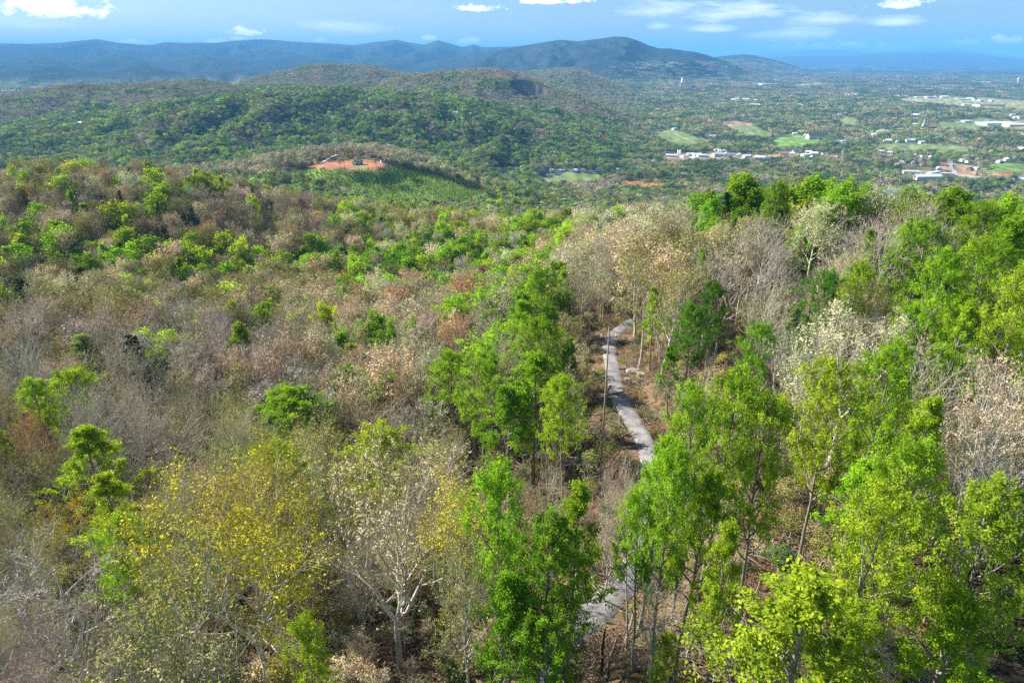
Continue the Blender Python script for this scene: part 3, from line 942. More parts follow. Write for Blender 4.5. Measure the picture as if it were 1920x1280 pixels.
for i in range(4):
    W, C = tree_mesh(110 + i, cw=4.2, base=(.34, .42, .3, .48)[i], form=('oval', 'conical', 'oval', 'broad')[i], limbs=20, per2=4, per3=3, leaf=.5, leaf_n=18, clump=.8, trunk_r=.22, detail=1)
    add_t(MID, 'leafy', W, C, BARK_GREY, LEAF_OWN, 'leafy_mid')
for i in range(4):
    W, C = tree_mesh(210 + i, cw=5.6, base=(.45, .5, .55, .4)[i], limbs=15, per2=5, per3=4, leaf=.42, leaf_n=8, twigs=2, trunk_r=.24, detail=1, fork=(i == 1))
    add_t(MID, 'budding', W, C, BARK_PALE, TWIG_OWN, 'budding_mid')
for i in range(4):
    W, C = tree_mesh(310 + i, cw=5.4, base=(.5, .5, .55, .4)[i], limbs=14, per2=5, per3=4, leaf=.3, leaf_n=4, twigs=3, trunk_r=.23, detail=1, fork=(i == 1))
    add_t(MID, 'bare', W, C, BARK_PALE, TWIG_OWN, 'bare_mid')
for i in range(2):
    W, C = pine_mesh(410 + i, size=.75, n=50, per=16, detail=1)
    add_t(MID, 'pine', W, C, BARK_DARK, LEAF_OWN, 'pine_mid')

# ------------------------------------------------------------------ where what grows: zones outlined on the photograph
# (polygon box x0,y0,x1,y1, [(kind, tint, weight)...])
L_, B_, U_, P_ = 'leafy', 'bare', 'budding', 'pine'
ZONES = [
    ((0, 930, 300, 1400), [(B_, 'grey', 4), (L_, 'lime', .8), (U_, 'olive', 3), (U_, 'gold', 1.5), (B_, 'tan', 2)]),
    ((300, 880, 900, 1400), [(U_, 'olive', 3), (U_, 'gold', .8), (L_, 'lime', .5), (B_, 'tan', 3), (B_, 'grey', 1)]),
    ((900, 960, 1160, 1400), [(B_, 'brown', 2), (L_, 'green', 1), (U_, 'olive', 1)]),
    ((0, 740, 240, 930), [(B_, 'grey', 2), (B_, 'mauve', 2), (U_, 'olive', 1), (U_, 'brown', 1)]),
    ((240, 620, 560, 880), [(B_, 'mauve', 2), (B_, 'grey', 4), (B_, 'brown', 1), (U_, 'olive', 1.6), (L_, 'lime', .5)]),
    ((0, 620, 240, 740), [(B_, 'mauve', 2), (U_, 'brown', 2), (B_, 'grey', 1), (U_, 'olive', 1), (P_, 'pine', .4)]),
    ((560, 620, 860, 900), [(B_, 'grey', 2.4), (B_, 'brown', 3), (U_, 'tan', 1.3), (L_, 'green', .6), (B_, 'tan', 1.6)]),
    ((620, 530, 900, 620), [(B_, 'mauve', 2), (U_, 'tan', 2), (U_, 'orange', .7), (U_, 'brown', 1.5), (B_, 'tan', 1.5), (L_, 'bright', .9), (U_, 'olive', 1)]),
    ((0, 530, 240, 620), [(P_, 'pine', 1.5), (U_, 'olive', 2), (U_, 'tan', 1.5), (B_, 'grey', 1)]),
    ((240, 530, 620, 620), [(U_, 'tan', 3), (U_, 'olive', 3), (B_, 'grey', 1.6), (B_, 'mauve', 1.6), (L_, 'lime', .8)]),
    ((860, 530, 1060, 760), [(B_, 'mauve', 2), (B_, 'tan', 2), (U_, 'olive', 1), (L_, 'bright', 2), (U_, 'tan', 1)]),
    ((1060, 440, 1170, 640), [(B_, 'mauve', 3), (B_, 'tan', 3), (U_, 'tan', 2)]),
    ((900, 760, 1180, 960), [(B_, 'brown', 2), (U_, 'olive', 1)]),
    ((1170, 440, 1300, 640), [(B_, 'tan', 2), (U_, 'tan', 3), (U_, 'olive', 1.5), (U_, 'cream', 1), (B_, 'mauve', 1.5)]),
    ((1300, 440, 1560, 700), [(B_, 'tan', 3), (B_, 'grey', 2), (B_, 'mauve', 2), (U_, 'tan', 2), (U_, 'olive', 1), (L_, 'green', .5)]),
    ((1170, 640, 1480, 800), [(B_, 'tan', 3), (U_, 'tan', 3), (B_, 'mauve', 1.5), (L_, 'green', .7), (U_, 'olive', 1)]),
    ((1560, 430, 1700, 600), [(B_, 'grey', 3), (L_, 'green', 1.6), (B_, 'mauve', 1), (U_, 'olive', 1)]),
    ((1480, 600, 1720, 780), [(B_, 'tan', 3), (U_, 'tan', 3), (U_, 'cream', 1), (B_, 'grey', 1), (U_, 'olive', 1)]),
    ((1700, 380, 2300, 720), [(L_, 'bright', 4), (L_, 'green', 4), (B_, 'grey', .7)]),
    ((1720, 720, 2300, 960), [(B_, 'grey', 2), (U_, 'olive', 2), (U_, 'tan', 1.2), (L_, 'lime', 1), (B_, 'mauve', 1.2)]),
    ((1280, 330, 2300, 440), [(L_, 'bright', 4), (L_, 'green', 3.5), (L_, 'lime', 1), (U_, 'tan', .9), (U_, 'olive', .9)]),
    ((1160, 330, 1290, 440), [(U_, 'tan', 3), (U_, 'cream', 1.5), (B_, 'tan', 1.5), (L_, 'bright', .5)]),
    ((1180, 780, 1740, 960), [(L_, 'lime', 2.5), (L_, 'bright', 2.5), (U_, 'olive', 1), (U_, 'cream', .7), (B_, 'tan', 1)]),
    ((1180, 960, 1800, 1400), [(L_, 'lime', 3), (L_, 'bright', 1.6), (B_, 'grey', 1), (U_, 'olive', 1)]),
    ((1740, 960, 2300, 1400), [(L_, 'lime', 2), (L_, 'bright', 1), (B_, 'mauve', 1.2), (U_, 'olive', .6)]),
    # left hill: crest, face; drainage line; middle woods
    ((-300, 280, 620, 322), [(L_, 'green', 2.2), (L_, 'bright', 2), (U_, 'tan', 2), (B_, 'mauve', 1.5), (U_, 'olive', 1)]),
    ((-300, 322, 200, 500), [(U_, 'olive', 3), (U_, 'tan', 2), (B_, 'brown', 2.5), (B_, 'mauve', 2), (L_, 'lime', 1.3), (L_, 'bright', .8), (P_, 'pine', .4)]),
    ((200, 322, 640, 475), [(U_, 'olive', 3), (B_, 'brown', 3), (U_, 'brown', 1.6), (B_, 'mauve', 1.4), (U_, 'tan', .8), (P_, 'mist', .9), (P_, 'pine', .5), (L_, 'lime', 1.2)]),
    ((-300, 475, 600, 530), [(L_, 'lime', 2.5), (U_, 'tan', 2), (U_, 'olive', 2.5), (L_, 'bright', 1.6), (B_, 'mauve', 1)]),
    ((560, 470, 900, 530), [(L_, 'bright', 2.6), (L_, 'green', 1.2), (U_, 'tan', 1), (U_, 'cream', .5), (U_, 'olive', 1)]),
    ((600, 370, 900, 470), [(U_, 'tan', 2), (U_, 'olive', 2.5), (B_, 'brown', 2), (L_, 'lime', 2), (B_, 'mauve', .8), (U_, 'cream', .8), (L_, 'bright', 1.2)]),
    ((880, 370, 1180, 530), [(U_, 'tan', 3), (U_, 'cream', 2), (L_, 'lime', 2.2), (L_, 'bright', 1.5), (B_, 'mauve', 1), (U_, 'olive', 1), (U_, 'pink', .2)]),
]
DEFAULT = [(U_, 'tan', 1), (U_, 'olive', 1), (B_, 'brown', 1), (L_, 'lime', .4)]


def far_style(px, py, D):
    """weights beyond the near slopes"""
    if D < 1350 and px < 1000 and py < 400:                    # the hill with the house
        if py < 330 and D > 950:
            return [(U_, 'cream', 2), (U_, 'tan', 2), (B_, 'mauve', 1.5), (U_, 'olive', 1)]
        return [(L_, 'paleg', 2), (L_, 'dull', 2), (U_, 'olive', 1.5), (B_, 'mauve', .8), (L_, 'lime', .5)]
    if D < 1500:
        return [(L_, 'paleg', 1.5), (L_, 'dull', 2), (U_, 'olive', 2), (U_, 'tan', 1.6), (B_, 'mauve', 1.2), (P_, 'dark', .8)]
    if px < 1180 and D < 2700 and py > 160:                    # dark pine ridge
        return [(P_, 'dark', 2.4), (L_, 'dull', 2.4), (L_, 'paleg', 2.2), (L_, 'green', .8), (B_, 'grey', 1.5), (U_, 'olive', 1), (P_, 'pine', .7)]
    if px < 1180 and D > 2700:
        return [(B_, 'brown', 3), (B_, 'grey', 2), (U_, 'olive', 1), (P_, 'dark', 1.0), (L_, 'paleg', .5)]
    return [(L_, 'dull', 2.6), (P_, 'dark', 1.8), (U_, 'olive', 1.6), (B_, 'grey', 1.4), (U_, 'tan', 1.4), (L_, 'paleg', 2)]


CLEAR = [([(1085, 606), (1130, 600), (1160, 612), (1172, 615), (1192, 680), (1224, 760), (1224, 850), (1195, 900), (1150, 905), (1090, 930), (1090, 860), (1112, 760), (1122, 680)], 170),
         ([(1068, 1150), (1110, 1105), (1165, 1085), (1178, 1150), (1150, 1290), (1066, 1290)], 60),
         ([(770, 860), (850, 845), (1060, 845), (1060, 930), (985, 960), (900, 925), (820, 905)], 100),
         ([(1215, 960), (1300, 930), (1300, 1150), (1180, 1250), (1180, 1090)], 40)]

# trees picked out one by one: px, py of the crown's middle, kind, tint, crown half width in px, height m, label
HEROES = [
    (462, 1090, U_, 'gold', 195, 21, 'wide golden budding tree with pale forked limbs, biggest crown in the bottom left', 5),
    (735, 1060, U_, 'tan', 170, 20, 'tan budding tree with long white limbs right of the big golden tree', 6),
    (90, 1140, B_, 'grey', 130, 19, 'grey spreading tree with white branches in the bottom left corner', 3),
    (-10, 1215, B_, 'tan', 70, 13, 'tan bare tree cut off by the bottom left corner', 0),
    (75, 775, L_, 'lime', 42, 17, 'small yellow-green tree near the left edge above an orange-tinged crown', 0),
    (165, 670, L_, 'paleg', 48, 18, 'pale green tree among mauve crowns near the left edge', 1),
    (150, 765, L_, 'lime', 48, 18, 'slim yellow-green tree right of the small one near the left edge', 2),
    (180, 870, L_, 'lime', 66, 19, 'tall yellow-green tree at the top of the bright left column', 1),
    (218, 975, L_, 'lime', 58, 18, 'bright green tree in the middle of the bright left column', 4),
    (232, 1075, L_, 'bright', 52, 17, 'green tree at the foot of the bright left column beside the golden tree', 0),
    (75, 860, U_, 'orange', 42, 17, 'orange-tinged budding tree below the small yellow-green one', 0),
    (320, 860, B_, 'mauve', 95, 18, 'broad mauve-grey bare tree just above the big golden tree', 2),
    (545, 800, L_, 'bright', 82, 19, 'bright green round tree standing alone between bare crowns left of the hollow', 0),
    (575, 1262, L_, 'lime', 46, 13, 'small yellow-green tree cut off by the bottom edge, left of centre', 2),
    (840, 905, U_, 'olive', 75, 18, 'olive budding tree above the tan one with white limbs', 0),
    (690, 830, B_, 'brown', 80, 17, 'brown bare tree left of the dark hollow', 4),
    (850, 735, L_, 'bright', 46, 22, 'leftmost bright green tree of the clump above the dark hollow', 0),
    (905, 770, L_, 'bright', 50, 23, 'second bright green tree from the left above the dark hollow', 3),
    (955, 800, L_, 'green', 48, 21, 'third green tree from the left above the dark hollow', 1),
    (1000, 745, L_, 'bright', 55, 23, 'tallest bright green tree of the clump above the dark hollow', 4),
    (1060, 790, L_, 'lime', 40, 18, 'yellow-green rounded tree at the right end of the clump above the hollow', 0),
    (1005, 680, L_, 'green', 42, 22, 'green tree rising behind the clump, left of the road bend', 2),
    (990, 625, L_, 'bright', 40, 22, 'bright green tree in the middle of the column left of the road', 1),
    (1012, 575, L_, 'green', 34, 22, 'green tree at the top of the column left of the road', 3),
    (980, 600, L_, 'green', 30, 20, 'narrow green tree beside the top of the column left of the road', 4),
    (1058, 690, L_, 'green', 24, 17, 'narrow green tree between the green column and the road bank', 1),
    (935, 1040, L_, 'bright', 58, 20, 'bright green tree left of the lower stretch of road, highest of three', 2),
    (1005, 1110, L_, 'green', 62, 19, 'green tree just left of the lower stretch of road', 0),
    (1070, 1035, L_, 'bright', 52, 19, 'bright green cone-shaped tree above the lower stretch of road', 4),
    (1030, 965, B_, 'brown', 50, 15, 'brown domed bare tree behind the cone-shaped green one', 0),
    (955, 1185, L_, 'green', 60, 17, 'green tree left of the pair of green trees by the lower road', 1),
    (880, 1190, U_, 'olive', 75, 17, 'olive budding tree near the bottom edge right of the white-limbed tan tree', 0),
    (1040, 1215, L_, 'bright', 34, 9, 'low bright green sapling at the left end of the lower road', 3),
    (1025, 1262, L_, 'green', 60, 14, 'green tree cut off by the bottom edge left of the road', 3),
    (1140, 940, B_, 'pink', 38, 11, 'pinkish bare tree on the bank between the two stretches of road', 4),
    (1222, 935, L_, 'bright', 60, 19, 'bright green tree right of the pinkish bare tree by the road', 1),
    (1290, 905, L_, 'bright', 60, 20, 'bright green tree right of the road, second from the pinkish one', 3),
    (1140, 1010, B_, 'mauve', 48, 11, 'low mauve bare tree above the lower stretch of road', 1),
    (1205, 1052, L_, 'bright', 46, 15, 'green tree just right of where the lower road enters the shade', 3),
    (1245, 1000, L_, 'bright', 62, 19, 'bright green tree hiding the middle stretch of road', 0),
    (1190, 1030, B_, 'grey', 62, 16, 'grey bare tree beside the lower road, in front of green crowns', 2),
    (1300, 1010, L_, 'lime', 60, 19, 'yellow-green tree right of the one hiding the middle stretch of road', 1),
    (1345, 860, L_, 'bright', 72, 21, 'broad bright green tree right of the hidden road stretch', 0),
    (1430, 900, L_, 'lime', 60, 20, 'yellow-green tree right of the broad bright green one', 2),
    (1530, 860, L_, 'lime', 72, 21, 'yellow-green tree in the middle of the right foreground woods', 3),
    (1640, 800, L_, 'bright', 72, 21, 'bright green tree below the big tan spreading one', 0),
    (1730, 880, L_, 'lime', 62, 20, 'yellow-green tree right of the bright green one on the right', 4),
    (1690, 1000, L_, 'bright', 80, 20, 'bright green full tree in the lower right woods', 2),
    (1815, 1100, L_, 'lime', 105, 20, 'large yellow-green tree in the bottom right corner', 0),
    (1600, 1120, L_, 'lime', 95, 19, 'yellow-green tree left of the large one in the bottom right', 3),
    (1780, 1240, L_, 'lime', 95, 15, 'yellow-green tree cut off by the bottom edge at the right', 1),
    (1560, 1245, L_, 'lime', 70, 14, 'yellow-green tree cut off by the bottom edge, second from the right', 2),
    (1250, 1265, L_, 'lime', 34, 9, 'small yellow-green tree at the bottom edge right of the road', 0),
    (1230, 1200, B_, 'grey', 52, 11, 'small grey bare tree with white branches right of the lower road', 4),
    (1350, 1120, L_, 'lime', 52, 18, 'thin yellow-green tree over bare clay right of the lower road', 4),
    (1875, 800, B_, 'grey', 70, 20, 'grey bare tree with white limbs at the right edge', 1),
    (1850, 970, B_, 'mauve', 85, 13, 'mauve bare tree low at the right edge above the large yellow-green one', 0),
    (1590, 690, U_, 'tan', 110, 21, 'big tan spreading tree with white limbs on the right slope', 1),
    (1520, 760, U_, 'cream', 62, 17, 'cream budding tree below the tan spreading one', 2),
    (1320, 770, B_, 'tan', 85, 17, 'tan bare tree right of the road bend', 3),
    (1595, 575, L_, 'lime', 40, 18, 'yellow-green round tree on the right slope beside a dark green one', 0),
    (1530, 600, L_, 'deep', 42, 17, 'dark green tree left of the yellow-green round one on the right slope', 3),
    (1480, 630, L_, 'deep', 30, 14, 'smaller dark green tree stepping down left of the dark green one', 1),
    (1418, 690, L_, 'green', 42, 16, 'green rounded tree downhill of the dark green pair on the right slope', 2),
    (1290, 645, L_, 'deep', 42, 16, 'dark green tree right of the road above its bend', 3),
    (1335, 595, L_, 'deep', 34, 16, 'dark green tree behind the one right of the road bend', 0),
    (1262, 690, L_, 'green', 25, 12, 'small green tree beside the road bend', 1),
    (1228, 588, L_, 'bright', 26, 16, 'bright green topped tree just right of where the road vanishes', 1),
    (1315, 510, L_, 'bright', 24, 16, 'small bright green tree left of the white-trunked tree', 1),
    (1430, 500, B_, 'mauve', 58, 22, 'mauve-grey tree with a tall white trunk on the right slope', 0),
    (1525, 460, U_, 'cream', 62, 20, 'cream rounded budding tree below the green ridge on the right', 0),
    (1450, 400, L_, 'green', 34, 20, 'green tree on the right ridge, right of the dark gap', 0),
    (1350, 375, L_, 'green', 34, 21, 'green tree on the right ridge, left of the dark gap', 2),
    (1310, 370, L_, 'bright', 28, 20, 'bright green tree at the left end of the right ridge', 0),
    (1360, 415, P_, 'pine', 20, 20, 'dark pine in the gap of the right ridge', 0),
    (1640, 500, L_, 'green', 52, 19, 'green tree over white forked trunks on the right slope', 1),
    (1770, 480, B_, 'tan', 60, 20, 'tan bare tree with white forked limbs amid green crowns on the right', 1),
    (1740, 590, L_, 'bright', 60, 21, 'bright green tree at the left of the big green mass on the right', 0),
    (1830, 560, L_, 'bright', 60, 21, 'bright green tree in the middle of the big green mass on the right', 2),
    (1890, 500, L_, 'bright', 60, 21, 'bright green tree at the right edge near the ridge', 1),
    (1890, 640, L_, 'lime', 62, 21, 'yellow-green tree at the right edge below the green mass', 3),
    (1780, 670, L_, 'bright', 60, 20, 'bright green tree at the bottom of the big green mass', 4),
    (30, 560, P_, 'pine', 52, 22, 'dark pine at the left edge of the near slope', 0),
    (75, 585, P_, 'pine', 40, 19, 'dark pine beside the one at the left edge', 1),
    (585, 570, L_, 'bright', 19, 15, 'small bright green cone-shaped tree alone on the near slope', 1),
    (633, 525, P_, 'pine', 17, 13, 'small dark pine in the middle of the near slope', 0),
    (500, 605, L_, 'lime', 36, 17, 'yellow-green flat-topped tree in the tan woods of the near slope', 0),
    (405, 555, P_, 'pine', 11, 11, 'tiny dark evergreen in the tan woods left of the cone-shaped tree', 1),
    (120, 430, L_, 'green', 18, 16, 'green tree alone on the face of the left hill', 0),
    (700, 495, L_, 'bright', 24, 18, 'bright green tree in the row along the valley floor, leftmost', 0),
    (735, 492, L_, 'bright', 20, 18, 'bright green tree in the row along the valley floor, second', 2),
    (625, 495, L_, 'bright', 26, 17, 'bright green tree at the start of the row along the valley floor', 3),
    (850, 655, U_, 'orange', 50, 18, 'orange-tan budding tree with white limbs above the bright green clump', 2),
]

rng = np.random.RandomState(11)
placed = []         # dicts of every counted or uncounted near tree


def tree_size(kind):
    return {'leafy': rng.uniform(14, 23), 'bare': rng.uniform(12, 21), 'budding': rng.uniform(12, 22), 'pine': rng.uniform(13, 23)}[kind]


for (px, py, kind, tint, wpx, H, lab, var) in HEROES:
    H = H * (1.1 if kind == 'leafy' else 1.0)
    share = {'leafy': .68, 'bare': .68, 'budding': .66, 'pine': .6}[kind]
    x, y, z = hit(px, py, H * share)
    _, _, dep = project(x, y, z + H * share)
    cwid = wpx * dep / F * (.94 if kind == 'leafy' and px > 1120 else 1.22 if kind == 'leafy' and px > 780 else 1.08 if kind == 'leafy' else 1.0)
    placed.append(dict(x=x, y=y, z=z, kind=kind, tint=tint, H=H, cw=cwid, label=lab, hero=True, var=var))


def zone_for(px, py, D):
    if D > 640:
        return far_style(px, py, D)
    for (b, w) in ZONES:
        if b[0] <= px < b[2] and b[1] <= py < b[3]:
            if b[0] < 1000 and 300 < b[1] < 640:
                w = [(k, t, q * (1.6 if k == 'leafy' else 1)) for k, t, q in w]
            return w
    return DEFAULT


def pick(w, u):
    s = sum(t[2] for t in w); a = 0
    for k, t, p in w:
        a += p / s
        if u < a:
            return k, t
    return w[-1][0], w[-1][1]


def scatter(D0, D1, step, half):
    """jittered points of a hex grid inside the wedge of view"""
    xm = D1 * math.sin(half)
    xs = np.arange(-xm, xm, step); ys = np.arange(0, D1, step * .87)
    X, Y = np.meshgrid(xs, ys)
    X = X + (np.arange(len(ys)) % 2 * step * .5)[:, None]
    X = X + rng.uniform(-.42, .42, X.shape) * step; Y = Y + rng.uniform(-.42, .42, Y.shape) * step
    X, Y = X.ravel(), Y.ravel()
    D = np.hypot(X, Y)
    k = (D >= D0) & (D < D1) & (np.abs(np.arctan2(X, Y)) < half)
    return X[k], Y[k]


def blocked(x, y, z, H, cw, kind):
    """does the tree stand in one of the openings the photograph looks through"""
    D = math.hypot(x, y)
    pts = []
    for h, r in ((1, 0), (.25 * H, .1), (.55 * H, .9), (.8 * H, .9), (H, .2)):
        for s in (-1, 0, 1):
            pts.append((x + s * r * cw, y, z + h))
    P = np.array(pts); a, b, dep = project(P[:, 0], P[:, 1], P[:, 2])
    for poly, lim in CLEAR:
        if D < lim and in_poly(a, b, poly).any():
            return True
    return False


# near slopes, to 360 m
X, Y = scatter(33, 360, 5.7, R(43))
Zg = ground(X, Y)
dR, _ = road_dist(X, Y)
hero_xy = np.array([(p['x'], p['y'], p['cw']) for p in placed])
for x, y, z, dr in zip(X, Y, Zg, dR):
    if dr < 5.2:
        continue
    hd = np.hypot(hero_xy[:, 0] - x, hero_xy[:, 1] - y)
    if (hd < np.clip(hero_xy[:, 2] * .75, 2.5, 6)).any():
        continue
    px, py, dep = project(x, y, z + 13)
    if dep < 1 or px < -140 or px > 2060 or py > 1560:
        continue
    w = zone_for(px + rng.normal(0, 22), py + rng.normal(0, 12), math.hypot(x, y))
    u = .5 + .5 * math.tanh(2.4 * float(perlin(x / 19 + 40, y / 19))) if rng.rand() < .55 else rng.rand()
    kind, tint = pick(w, min(max(u, 0), .999))
    H = tree_size(kind)
    if 70 < y < 200 and dr < 16 and x < np.interp(y, RD[:, 1], RD[:, 0]):
        H *= .55 if rng.rand() < .6 else .8
    cwid = H * {'leafy': .215, 'bare': .27, 'budding': .27, 'pine': .17}[kind] * rng.uniform(.85, 1.2)
    if blocked(x, y, z, H, cwid, kind):
        continue
    # leave the tops of picked-out trees in sight
    Pa, Pb, Pd = project(np.array([x]), np.array([y]), np.array([z + H]))
    placed.append(dict(x=x, y=y, z=z, kind=kind, tint=tint, H=H, cw=cwid, label=None, hero=False, var=None))

# keep the picked-out crowns visible: lower or drop what stands in front of them
keep = []
hp = [p for p in placed if p['hero']]
hpp = [project(p['x'], p['y'], p['z'] + p['H'] * .68) + (p['cw'],) for p in hp]
for p in placed:
    if not p['hero']:
        a, b, d = project(p['x'], p['y'], p['z'] + p['H'] * .75)
        bad = any((dx_ := (p['x'] - h['x']) + .0) < 0 and math.hypot(p['x'] + 6 * .88 - h['x'], p['y'] - 6 * .47 - h['y']) < 5.0 and p['H'] > h['H'] * .72 for h in hp if h['kind'] == 'leafy')
        for (hx, hy, hdp, hw), h in zip(hpp, hp):
            if d < hdp - 1.5:
                rx = (min(hw, 5) * .8 + p['cw'] * .5) * F / hdp; ry = h['H'] * .36 * F / hdp
                if abs(a - hx) < rx and abs(b - hy) < ry * .9:
                    bad = True; break
        if bad and rng.rand() < .85:
            continue
    keep.append(p)
placed = keep
for p in placed:
    p['D'] = math.hypot(p['x'], p['y'])
    p['px'], p['py'], p['dep'] = project(p['x'], p['y'], p['z'] + p['H'] * .7)

LIMIT = 295
own, rest = [], []
for kind in ('leafy', 'bare', 'budding', 'pine'):
    q = sorted([p for p in placed if p['kind'] == kind], key=lambda p: (not p['hero'], p['dep']))
    see = lambda p: p['D'] < 75 or (-60 < p['px'] < 1980 and p['py'] < 1400)
    inview = [p for p in q if see(p)]
    outv = [p for p in q if not see(p)]
    own += inview[:LIMIT]; rest += inview[LIMIT:] + outv
print('near trees', len(placed), 'own', len(own), 'rest', len(rest))

# ---- labels that say where each one stands
ORD = 'first second third fourth fifth sixth seventh eighth ninth tenth eleventh twelfth thirteenth fourteenth fifteenth sixteenth seventeenth eighteenth nineteenth twentieth'.split()
ROWS = [(1050, 'at the bottom of the photo'), (900, 'in the lower woods'), (780, 'in the foreground woods'), (690, 'level with the road bend'), (620, 'level with the upper road'), (560, 'just above the upper road'), (500, 'below the valley floor'), (440, 'along the valley floor'), (380, 'beyond the valley floor'), (-900, 'on the skyline ridge')]
COLS = [(250, 'far left'), (500, 'left'), (750, 'left of centre'), (1000, 'centre'), (1250, 'by the road'), (1500, 'right of the road'), (1720, 'right'), (1820, 'far right'), (9999, 'right edge')]
WORD = {'leafy': 'leafy tree', 'bare': 'bare tree', 'budding': 'budding tree', 'pine': 'pine'}
cells = {}
for p in own:
    if p['label']:
        continue
    r = next(t for a, t in ROWS if p['py'] >= a); c = next(t for a, t in COLS if p['px'] < a)
    cells.setdefault((p['kind'], p['tint'], r, c), []).append(p)
for (k, t, r, c), L in cells.items():
    L.sort(key=lambda p: p['px'])
    n = len(L)
    half = (n + 1) // 2
    for i, p in enumerate(L):
        place = f"{c}, {r}"
        if n == 1:
            p['label'] = f"{CNAME[t]} {WORD[k]}, the only one {place}"
        elif n == 2:
            p['label'] = f"{CNAME[t]} {WORD[k]}, {'left' if i == 0 else 'right'} one of two {place}"
        else:
            o = 'leftmost' if i == 0 else 'rightmost' if i == n - 1 else (ORD[min(i, 19)] + ' from left' if i < half else ORD[min(n - 1 - i, 19)] + ' from right')
            p['label'] = f"{CNAME[t]} {WORD[k]}, {o} {place}"

KNAME = {'leafy': 'leafy_tree', 'bare': 'bare_tree', 'budding': 'budding_tree', 'pine': 'pine_tree'}
GNAME = {'leafy': 'green leafy trees of the near slopes', 'bare': 'bare trees of the near slopes', 'budding': 'budding trees of the near slopes', 'pine': 'pines of the near slopes'}
own.sort(key=lambda p: (not p['hero'], p['D']))
for p in own:
    lib = (NEAR if p['dep'] < 135 or p['hero'] else MID)[p['kind']]
    v = p['var'] if p['var'] is not None else rng.randint(0, 99)
    wood, crown, cw0 = lib[v % (len(lib) if p['hero'] else min(len(lib), 5))]
    e = empty(KNAME[p['kind']], (p['x'], p['y'], p['z'] - .15), label=p['label'], category='tree', group=GNAME[p['kind']])
    sx = p['cw'] / cw0
    e.scale = (sx, sx, p['H'] / 20.0)
    e.rotation_euler = (rng.normal(0, .025), rng.normal(0, .025), rng.uniform(0, 6.28))
    link('trunk', wood, e)
    o = link('crown', crown, e)
    c = np.array(T[p['tint']]) * (1.0 if p['hero'] else rng.choice([.8, .92, 1.0, 1.1, 1.2] if p['kind'] == 'leafy' else [.65, .85, 1.0, 1.1, 1.25])) * rng.uniform(.93, 1.08) * (1 + rng.normal(0, .03 if p['hero'] else .055, 3))
    o.color = (*np.clip(c, .01, .9), 1)


# ------------------------------------------------------------------ the uncounted woods: one object of instanced trees
def instancer(name, P, rot, scale, tint, idx, meshes):
    me = bpy.data.meshes.new(name)
    n = len(P)
    me.vertices.add(n); me.vertices.foreach_set('co', np.asarray(P, np.float32).ravel())
    for an, ty, arr, fld in (('rot', 'FLOAT_VECTOR', rot, 'vector'), ('size', 'FLOAT_VECTOR', scale, 'vector'), ('tint', 'FLOAT_COLOR', tint, 'color')):
        a = me.attributes.new(an, ty, 'POINT'); a.data.foreach_set(fld, np.asarray(arr, np.float32).ravel())
    a = me.attributes.new('pick', 'INT', 'POINT'); a.data.foreach_set('value', np.asarray(idx, np.int32))
    me.update()
    o = link(name, me, kind='stuff')
    lib = bpy.data.collections.new(name + '_kinds')
    for i, m_ in enumerate(meshes):
        lib.objects.link(bpy.data.objects.new(f'{name}_kind_{i:02d}', m_))
    ng = bpy.data.node_groups.new(name + '_scatter', 'GeometryNodeTree')
    ng.interface.new_socket('Geometry', in_out='INPUT', socket_type='NodeSocketGeometry')
    ng.interface.new_socket('Geometry', in_out='OUTPUT', socket_type='NodeSocketGeometry')
    N, Lk = ng.nodes, ng.links
    gi, go = N.new('NodeGroupInput'), N.new('NodeGroupOutput')
    ci = N.new('GeometryNodeCollectionInfo'); ci.inputs['Collection'].default_value = lib
    ci.inputs['Separate Children'].default_value = True; ci.inputs['Reset Children'].default_value = True
    ip = N.new('GeometryNodeInstanceOnPoints'); ip.inputs['Pick Instance'].default_value = True

    def att(nm, ty):
        q = N.new('GeometryNodeInputNamedAttribute'); q.data_type = ty; q.inputs['Name'].default_value = nm
        return q.outputs['Attribute']
    Lk.new(gi.outputs[0], ip.inputs['Points']); Lk.new(ci.outputs[0], ip.inputs['Instance'])
    Lk.new(att('pick', 'INT'), ip.inputs['Instance Index'])
    Lk.new(att('rot', 'FLOAT_VECTOR'), ip.inputs['Rotation']); Lk.new(att('size', 'FLOAT_VECTOR'), ip.inputs['Scale'])
    Lk.new(ip.outputs[0], go.inputs[0])
    md = o.modifiers.new('scatter', 'NODES'); md.node_group = ng
    return o


